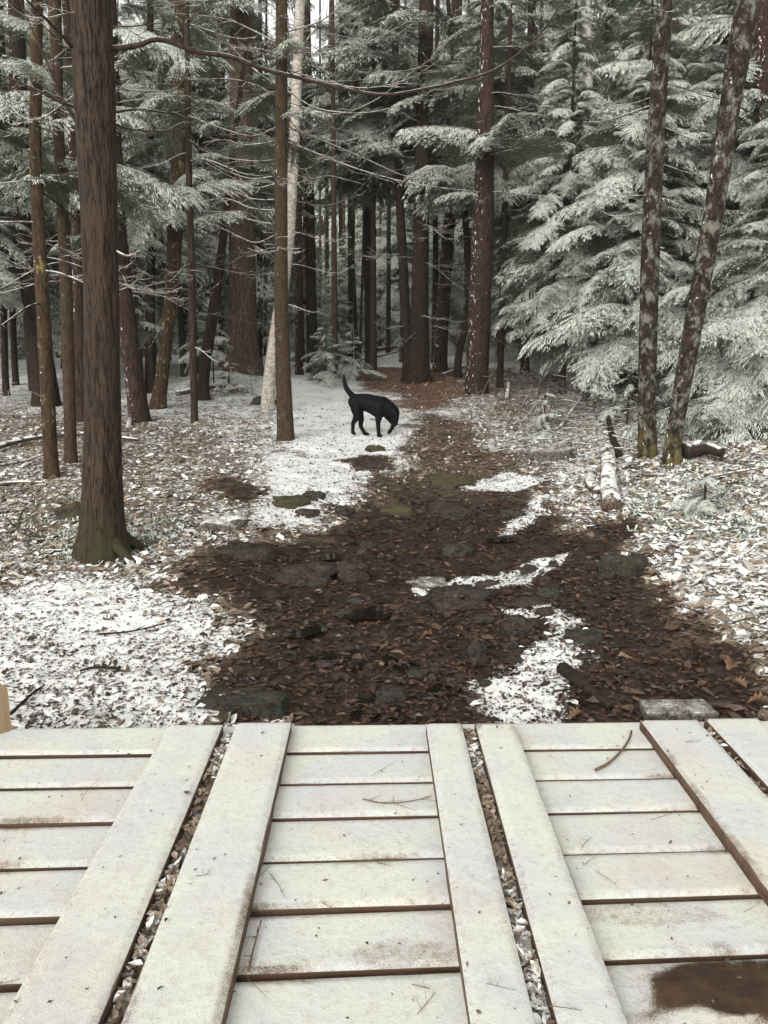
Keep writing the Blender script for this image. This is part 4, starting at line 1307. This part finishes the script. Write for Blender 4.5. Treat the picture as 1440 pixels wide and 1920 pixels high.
for i in range(46):
    px = gs.uniform(500, 1180); py = gs.uniform(900, 1330)
    p = ground_at(px, py)
    sn, w_, r_ = masks(np.array([p.x]), np.array([p.y]))
    if w_[0] < 0.7: continue
    rock(px, py, gs.uniform(16, 46), gs.uniform(8, 18), gs.choice(['rock_wet', 'rock_wet', 'rock_brown', 'rock_green']), 'small stone half sunk among wet leaves in the muddy bed', 300 + i, 'small stones of the muddy bed')
# stump and block
rock(128, 978, 50, 46, 'rock_moss', 'mossy black stump beside the thick brown trunk', 41, name='tree_stump', cat='stump', sharp=0.3, sink=0.15)

build_litter()


def stick(pts, r0, r1, mat, name, label, cat, Y=None, seed=0, nsub=0, lift=0.0, n=16, sides=9, sub=0.25, group=None, rough=None):
    """pts (px,py) lie on the ground; (px,py,lift) raises a point above it"""
    g = random.Random(seed)
    P = []
    for q in pts:
        p = ground_at(q[0], q[1])
        P.append(p + Vector((0, 0, (q[2] if len(q) > 2 else lift))))
    C = spline(P, n)
    mb = MB()
    mb.tube(C, np.linspace(r0, r1, n), sides, rough=rough or (0.12 if r0 < 0.07 else 0.22), seed=seed + 3, stretch=6)
    L = np.linalg.norm(np.diff(C, axis=0), axis=1).sum()
    for _ in range(nsub):
        i = g.randint(2, n - 2); q = Vector(C[i]); d = Vector(C[i] - C[i - 1]).normalized()
        e = (d + Vector((g.uniform(-1, 1), g.uniform(-1, 1), g.uniform(-.1, .9)))).normalized(); l = sub * L * g.uniform(.3, 1)
        mb.tube([q, q + e * l * .5, q + e * l + Vector((0, 0, -.1 * l))], [r1 * 0.8 + .002, r1 * .5 + .0015, .0015], 5)
    loc = Vector(C[0])
    return tag(mb.top(name, M[mat], loc), label, cat, group)

stick([(1147, 958), (1141, 925), (1140, 890), (1137, 850)], 0.085, 0.075, 'log_snow', 'fallen_log', 'short snow covered log lying end on, on the bank', 'log', lift=0.055, n=44, sides=24, nsub=0, rough=.22)
stick([(1122, 930), (1106, 915), (1110, 896)], 0.055, 0.045, 'log_snow', 'fallen_log', 'knobbly snowy stump of wood beside the short snow covered log', 'log', lift=0.03, n=30, sides=18, nsub=0, rough=.26)
stick([(1160, 860), (1150, 835, .05), (1140, 812, .16), (1146, 798, .2)], 0.045, 0.028, 'stick_dark', 'tree_root', 'black hooked root curving up from the snowy bank', 'root', lift=0.03)
stick([(1050, 800), (1090, 765, .15), (1140, 722, .35), (1190, 712, .42)], 0.028, 0.012, 'log_snow', 'fallen_branch', 'long snowy branch slanting up through the brushwood on the bank', 'branch', nsub=3)
stick([(950, 750, .0), (953, 735, .18)], 0.04, 0.035, 'log_snow', 'tree_stump', 'small snow tipped stub standing on the bank behind the seedlings', 'stump')
stick([(1055, 1255), (1090, 1290), (1145, 1325)], 0.035, 0.02, 'stick_dark', 'fallen_branch', 'black wet stick in the mud below the lower snow patch', 'branch', lift=0.02)
stick([(-30, 852), (60, 834), (160, 826), (260, 832)], 0.04, 0.02, 'log_snow', 'fallen_branch', 'long fallen branch lying behind the slim lichen flecked trunk', 'branch', lift=0.07, nsub=4)
stick([(-20, 880), (40, 868), (90, 852)], 0.022, 0.01, 'twig', 'fallen_branch', 'short brown branch below the long fallen one', 'branch', lift=0.03, nsub=2)
stick([(-30, 915), (30, 905), (80, 905)], 0.025, 0.012, 'twig', 'fallen_branch', 'dark branch in the leaves in front of the slim lichen flecked trunk', 'branch', lift=0.03, nsub=2)
stick([(240, 800), (262, 752, .28), (288, 700, .75)], 0.035, 0.022, 'bark_birch', 'fallen_branch', 'broken white stick leaning on the bent trunk', 'branch', n=14)
stick([(550, 692), (620, 690), (700, 676), (765, 660)], 0.05, 0.03, 'log_snow', 'fallen_log', 'thin white log lying across the head of the path', 'log', lift=0.09)
stick([(660, 668), (730, 660), (775, 655)], 0.09, 0.07, 'log_snow', 'fallen_log', 'thicker pale log ending at the stout dark trunk', 'log', lift=0.14)
stick([(855, 652), (920, 645), (1000, 640)], 0.10, 0.06, 'log_snow', 'fallen_log', 'snowy log lying behind the rough red barked trunk', 'log', lift=0.25)
stick([(660, 660), (720, 640, .2), (800, 618, .5)], 0.07, 0.05, 'log_snow', 'fallen_log', 'dark log propped aslant behind the stout dark trunk', 'log', lift=0.15)
stick([(830, 705), (870, 690), (890, 682)], 0.035, 0.02, 'log_snow', 'fallen_branch', 'straight branch in red leaves left of the rough red trunk', 'branch', lift=0.05, nsub=2)
stick([(330, 742), (380, 735), (450, 722)], 0.05, 0.035, 'log_snow', 'fallen_log', 'small log lying left of the mound at the wide grey trunk', 'log', lift=0.06)
stick([(1282, 868), (1320, 862), (1352, 868)], 0.085, 0.05, 'hollow_dark', 'fallen_log', 'black shape added for the dark hollow behind the foot of the slanting lichen trunk', 'log', lift=0.10, n=22, sides=14)  # not a real log: dark piece added for the hollow's shade
stick([(1330, 905), (1400, 892), (1480, 880)], 0.014, 0.008, 'twig', 'fallen_branch', 'thin twig in the leaves in front of the black shape in the hollow', 'branch', lift=0.05)
stick([(185, 1195), (250, 1190), (330, 1170)], 0.006, 0.003, 'stick_dark', 'fallen_branch', 'thin dark twig lying on the snow nearest the boards', 'branch', lift=0.015, nsub=2)
stick([(225, 1262), (180, 1258), (150, 1265)], 0.009, 0.005, 'stick_dark', 'fallen_branch', 'short dark stick on the snow nearest the boards', 'branch', lift=0.015, nsub=2)
stick([(20, 1345), (60, 1310), (85, 1295)], 0.008, 0.004, 'stick_dark', 'fallen_branch', 'small twig poking from snow beside the yellow post', 'branch', lift=0.03, nsub=2)
gb = random.Random(17)
mb = MB()
for i in range(60):      # brushwood on the bank
    a = ground_at(gb.uniform(1010, 1200), gb.uniform(730, 870)) + Vector((0, 0, gb.uniform(.02, .28)))
    ang = gb.gauss(0, 0.7); l = gb.uniform(.2, .8)
    e = Vector((math.cos(ang), math.sin(ang) * .8, gb.uniform(-.2, .25))) * l
    mb.tube(spline([a - e * .5, a + Vector((0, 0, gb.uniform(-.03, .05))), a + e * .5], 6), np.linspace(gb.uniform(.005, .012), .003, 6), 5)
tag(mb.top('brushwood', M['log_snow'], (2.6, 10, float(full_h(2.6, 10)))), 'tangle of thin snowy dead sticks on the bank below the young hemlock', 'brushwood', kind='stuff')
mb = MB()
for i in range(170):     # thin leafless stems in the undergrowth
    px = gb.choice([gb.uniform(-40, 520), gb.uniform(640, 760), gb.uniform(830, 1100)]); py = gb.uniform(668, 800)
    if 520 < px < 800 and py > 690: continue
    a = ground_at(px, py); l = gb.uniform(.2, .9)
    e = Vector((gb.gauss(0, .4), gb.gauss(0, .4), 1)).normalized()
    mb.tube(spline([a, a + e * l * .5, a + e * l + Vector((gb.gauss(0, .12), gb.gauss(0, .12), -.03))], 6), np.linspace(.005, .0018, 6), 4, cap=False)
    for _ in range(3):
        s = gb.uniform(.3, .9); q = a + e * l * s; e2 = Vector((gb.gauss(0, 1), gb.gauss(0, 1), gb.uniform(0, .8))).normalized() * gb.uniform(.06, .25)
        mb.tube([q, q + e2], [.003, .0015], 3, cap=False)
tag(mb.top('undergrowth', M['twig'], (0, 12, float(full_h(0, 12)))), 'leafless stems and seedlings scattered through the undergrowth', 'undergrowth', kind='stuff')

# low snowy herbs and moss sprigs
gp = np.random.default_rng(77)
def herbs(name, regions, label, mat, size):
    B, D, L_ = [], [], []
    for (x0, x1, y0, y1, n) in regions:
        for _ in range(n):
            a = ground_at(gp.uniform(x0, x1), gp.uniform(y0, y1))
            for q in range(7):
                az = gp.uniform(0, 6.28); el = gp.uniform(0.1, 1.2)
                B.append(tuple(a)); D.append((math.cos(az) * math.cos(el), math.sin(az) * math.cos(el), math.sin(el))); L_.append(size * gp.uniform(.5, 1.4))
    B = np.array(B) + gp.normal(0, size * .35, (len(B), 3)) * (1, 1, .15); D = np.array(D); L_ = np.array(L_)
    lat = np.cross(D, (0, 0, 1.0)); lat /= np.linalg.norm(lat, axis=1)[:, None] + 1e-9
    nm = np.cross(lat, D); w = (L_ * 0.13)[:, None]
    mid = B + D * (L_ * .55)[:, None]
    V = np.stack([B, mid + lat * w - nm * w * .4, B + D * L_[:, None] - np.array([0, 0, .25]) * L_[:, None], mid - lat * w - nm * w * .4], 1).reshape(-1, 3)
    kk = np.arange(len(B))[:, None] * 4
    tag(link(name, mesh_np(name, V, [np.concatenate([kk + np.array([[0, 1, 2]]), kk + np.array([[0, 2, 3]])])], [M[mat]], smooth=False)), label, 'undergrowth', kind='stuff')
herbs('undergrowth', [(1180, 1445, 870, 1010, 330), (960, 1200, 790, 880, 160), (380, 520, 700, 790, 120), (880, 1010, 730, 790, 70), (300, 480, 740, 830, 60)],
      'low snowy herbs and seedlings growing on the bank and round the far trunks', 'needles_snowy', 0.055)
herbs('moss', [(110, 250, 990, 1062, 420), (105, 150, 930, 985, 90), (235, 340, 965, 1040, 260), (10, 130, 960, 1030, 120)], 'dark green moss and frosted sprigs round the foot of the thick brown trunk', 'needles', 0.038)

# the frosted block beyond the corner of the bridge
p0 = ground_at(1275, 1352)
mb = MB()
bx = []
for (x, y) in ((-.15, -.05), (.17, -.06), (.16, .09), (-.13, .10)):
    bx += [(p0.x + x, p0.y + y + .05, p0.z - .05), (p0.x + x, p0.y + y + .05, p0.z + .035 + .02 * x)]
mb.add(bx, [(0, 2, 3, 1), (2, 4, 5, 3), (4, 6, 7, 5), (6, 0, 1, 7), (1, 3, 5, 7)])
o = mb.top('stone_block', M['rock_frost'], p0, smooth=False)
bmod = o.modifiers.new('bevel', 'BEVEL'); bmod.width = 0.012; bmod.segments = 2
tag(o, 'grey square edged stone block frosted with snow, against the end of the boards', 'stone block')

# ------------------------------------------------------------------ bits lying on the boards
def deck_twig(pts, z, r, label, seed, nsub=3, sub=0.05, group=None):
    g = random.Random(seed)
    P = [on_plane(a, b, z + 0.012) for a, b in pts]
    C = spline(P, 12); mb = MB()
    mb.tube(C, np.linspace(r, r * .55, 12), 6, rough=.15, seed=seed, stretch=20)
    for _ in range(nsub):
        i = g.randint(1, 9); q = Vector(C[i]); a = g.uniform(0, 6.28); l = sub * g.uniform(.3, 1)
        mb.tube([q, q + Vector((math.cos(a) * l, math.sin(a) * l, g.uniform(0, .01)))], [r * .5, r * .25], 4, cap=False)
    return tag(mb.top('twig', M['stick_twig'] if 'stick_twig' in M else M['stick_dark'], C[0]), label, 'twig', group)

k = NT('twig_bark', 0.8, 0.2); M['stick_twig'] = k.col(k.mix(k.noise(k.pos(), 60, 3), (0.06, 0.04, 0.025), (0.20, 0.14, 0.09)))
deck_twig([(1117, 1443), (1140, 1432), (1165, 1408), (1180, 1385), (1184, 1370)], ZC, 0.0055, 'curved grey twig lying across two boards, the largest on the bridge', 1, 0)
deck_twig([(680, 1498), (720, 1506), (770, 1502), (808, 1493)], ZC, 0.0022, 'long thin twig with side shoots on the middle boards', 2, 5, .09)
deck_twig([(466, 1820), (475, 1780), (490, 1725)], ZC, 0.003, 'dark twig standing along the edge of the wide plank', 3, 4, .05)
gd = random.Random(4)
for i, (a, b) in enumerate([(500, 1630), (380, 1640), (720, 1440), (1100, 1580), (1140, 1650), (790, 1850), (800, 1880), (1110, 1610), (480, 1850), (1060, 1890), (15, 1840), (470, 1800), (720, 1620), (1240, 1530), (1410, 1700), (620, 1700), (170, 1480),
                            (940, 1850), (1300, 1390), (520, 1660)]):
    L = gd.uniform(12, 34); an = gd.uniform(-1.2, 1.2)
    zz = 0.0 if any(lo < on_plane(a, b, 0).x < hi for lo, hi, _ in LONG) else ZC
    deck_twig([(a - L * math.cos(an), b - L * math.sin(an) * .8), (a + gd.uniform(-5, 5), b), (a + L * math.cos(an), b + L * math.sin(an) * .8)], zz, gd.uniform(.0006, .0011),
              'hair thin twig lying on the snow of the boards', 60 + i, 3, .03, 'thin twigs on the snowy boards')

def big_leaf(p, size, az, label, seed):
    """oak-like leaf: lobed outline, curled up at the sides, raised midrib"""
    g = random.Random(seed)
    nu, nv = 22, 9
    V = []
    for i in range(nu):
        t = i / (nu - 1)
        w = 0.30 * math.sin(math.pi * min(1, t * 0.93 + 0.05)) ** 0.7 * (1 + 0.34 * math.sin(t * 26 + seed)) + 0.012
        for j in range(nv):
            s = (j / (nv - 1) - .5) * 2
            V.append(((t - .5) * size + abs(s) * 0.10 * size * w, s * w * size * (1 + g.uniform(-.06, .06)),
                      size * (0.34 * s * s * (0.3 + t) * (w / .3) + 0.08 * math.sin(t * 4) - 0.03 * (1 - abs(s)) + g.uniform(-.012, .012))))
    Q = [(i * nv + j, i * nv + j + 1, (i + 1) * nv + j + 1, (i + 1) * nv + j) for i in range(nu - 1) for j in range(nv - 1)]
    o = link('oak_leaf', mesh_np('oak_leaf', V, [np.array(Q)], [M['orange_leaf']]))
    o.location = p; o.rotation_euler = (g.uniform(-.5, .5), g.uniform(-.4, .2), az)
    return tag(o, label, 'leaf')

big_leaf(ground_at(1080, 1352) + Vector((0, 0, .03)), 0.075, 0.3, 'curled orange leaf at the edge of the boards below the lower snow patch', 1)
big_leaf(ground_at(1368, 1265) + Vector((0, 0, .05)), 0.10, 0.9, 'large pale orange leaf curled upright on the bank', 2)
big_leaf(ground_at(1420, 1330) + Vector((0, 0, .04)), 0.085, -0.4, 'rust coloured leaf at the corner beside the end of the boards', 3)
big_leaf(ground_at(1385, 1295) + Vector((0, 0, .03)), 0.075, 2.0, 'brown leaf folded below the large pale orange leaf', 4)
big_leaf(ground_at(802, 1205) + Vector((0, 0, .02)), 0.06, 0.5, 'small amber leaf in the mud left of the muddy fin', 5)

# ------------------------------------------------------------------ the dog
def build_dog():
    b = ground_at(694, 817)
    sc = depth(b) / F / 8.0      # metres per pixel of the study the joints were measured on
    root = thing('dog', b, 'black short haired dog sniffing the ground on the snowy path, tail raised', 'dog')
    ox, oy = 640, 1092
    W = lambda x, y, lat=0.0: Vector(((x - ox) * sc, lat, (oy - y) * sc))
    chains = [
        # torso
        [((430, 590), .100, 0), ((520, 590), .105, 0), ((620, 605), .112, 0), ((720, 640), .125, 0), ((800, 670), .135, 0), ((860, 680), .105, 0)],
        # croup and thighs
        [((430, 570), .085, .03), ((445, 690), .078, .055), ((480, 800), .050, .06), ((500, 870), .034, .06), ((492, 940), .027, .06), ((530, 1020), .023, .06), ((560, 1062), .024, .06), ((600, 1072), .020, .06)],
        [((430, 570), .085, -.03), ((440, 690), .070, -.055), ((450, 780), .048, -.06), ((420, 850), .034, -.06), ((392, 900), .027, -.06), ((388, 980), .022, -.06), ((385, 1035), .022, -.06), ((412, 1050), .019, -.06)],
        # standing foreleg, lifted foreleg
        [((800, 680), .080, -.05), ((775, 790), .050, -.06), ((765, 880), .031, -.06), ((768, 980), .025, -.06), ((775, 1060), .024, -.06), ((775, 1085), .024, -.06), ((812, 1088), .019, -.06)],
        [((850, 690), .075, .05), ((905, 800), .045, .06), ((960, 880), .030, .06), ((985, 935), .026, .06), ((950, 1000), .022, .06), ((926, 1040), .023, .06), ((912, 1052), .018, .06)],
        # neck and head
        [((820, 640), .115, 0), ((900, 665), .092, -.01), ((960, 705), .078, -.02), ((992, 740), .074, -.03)],
        [((990, 735), .076, -.03), ((1005, 800), .058, -.035), ((1012, 850), .044, -.04), ((1014, 895), .036, -.042)],
        # tail
        [((425, 540), .040, 0), ((375, 490), .036, 0), ((310, 420), .032, 0), ((275, 350), .027, 0), ((260, 270), .021, 0), ((252, 190), .010, 0)],
    ]
    # ears hang from the sides of the skull
    ears = [[((985, 700), .030, -.10), ((1010, 745), .034, -.115), ((1040, 800), .026, -.115), ((1050, 835), .014, -.11)],
            [((975, 705), .030, .05), ((990, 760), .032, .065), ((1000, 810), .020, .07)]]
    mb = MB()
    k = sc / 0.0009
    for ch in chains + ears:
        C = spline([(*W(*p, lat), r * k * (1.16 if r < 0.06 else 1.10)) for p, r, lat in ch], max(8, 4 * len(ch)))
        for i in range(len(C)):
            pass
        mb.tube(C[:, :3], C[:, 3], 14)
        for q in (C[0], C[-1]):      # rounded ends
            th = np.linspace(0, 2 * math.pi, 10, endpoint=False); ph = np.linspace(-1.5, 1.5, 7)
            PH, TH = np.meshgrid(ph, th, indexing='ij')
            Vv = np.stack([np.cos(PH) * np.cos(TH), np.cos(PH) * np.sin(TH), np.sin(PH)], -1).reshape(-1, 3) * q[3] + q[:3]
            i = np.arange(6)[:, None] * 10; j = np.arange(10)[None, :]; j2 = (j + 1) % 10
            mb.add(Vv, np.stack([i + j, i + j2, i + 10 + j2, i + 10 + j], -1).reshape(-1, 4),
                   [(0, j2_, j_) for j_, j2_ in ((a, (a + 1) % 10) for a in range(10))] + [(60, 60 + a, 60 + (a + 1) % 10) for a in range(1, 9)])
    me = mb.mesh('body', M['dog'])
    tmp = link('body', me, root)
    md = tmp.modifiers.new('remesh', 'REMESH'); md.mode = 'VOXEL'; md.voxel_size = 0.008
    sm = tmp.modifiers.new('smooth', 'SMOOTH'); sm.iterations = 5; sm.factor = 0.5
    dg = bpy.context.evaluated_depsgraph_get()
    nm = bpy.data.meshes.new_from_object(tmp.evaluated_get(dg))
    tmp.modifiers.clear()
    tmp.data = nm
    nm.name = 'body'
    nm.materials.clear(); nm.materials.append(M['dog'])
    nm.polygons.foreach_set('use_smooth', np.ones(len(nm.polygons), bool))

    def ball(name, c, r, mat):
        bm = MB()
        th = np.linspace(0, 2 * math.pi, 10, endpoint=False); ph = np.linspace(-1.57, 1.57, 7)
        PH, TH = np.meshgrid(ph, th, indexing='ij')
        Vv = np.stack([np.cos(PH) * np.cos(TH), np.cos(PH) * np.sin(TH), np.sin(PH)], -1).reshape(-1, 3) * r + np.array(c)
        i = np.arange(6)[:, None] * 10; j = np.arange(10)[None, :]; j2 = (j + 1) % 10
        bm.add(Vv, np.stack([i + j, i + j2, i + 10 + j2, i + 10 + j], -1).reshape(-1, 4))
        link(name, bm.mesh(name, M[mat]), root)
    ball('nose', W(1018, 928, -.045), .016 * k, 'nose')
    ball('eye', W(1038, 792, -.072), .009 * k, 'eye')
    ball('eye', W(1042, 795, .012), .009 * k, 'eye')
    root.rotation_euler = (0, 0, R(-4))

build_dog()


# ------------------------------------------------------------------ thin mist between the trees
HAZE = 0.0007
def build_haze():
    x0, x1, y0, y1, z0, z1 = -900, 900, -20, 430, -2.5, 40
    V = [(x, y, z) for z in (z0, z1) for y in (y0, y1) for x in (x0, x1)]
    Q = np.array([(0, 2, 3, 1), (4, 5, 7, 6), (0, 1, 5, 4), (2, 6, 7, 3), (0, 4, 6, 2), (1, 3, 7, 5)])
    m = bpy.data.materials.new('mist'); m.use_nodes = True
    t = m.node_tree
    t.nodes.remove(t.nodes['Principled BSDF'])
    v = t.nodes.new('ShaderNodeVolumePrincipled')
    v.inputs['Color'].default_value = (0.93, 0.95, 0.92, 1)
    v.inputs['Density'].default_value = HAZE
    t.links.new(v.outputs[0], t.nodes['Material Output'].inputs['Volume'])
    tag(link('haze', mesh_np('haze', V, [Q], [m], smooth=False)), 'thin pale winter mist between the trees', kind='stuff')

build_haze()
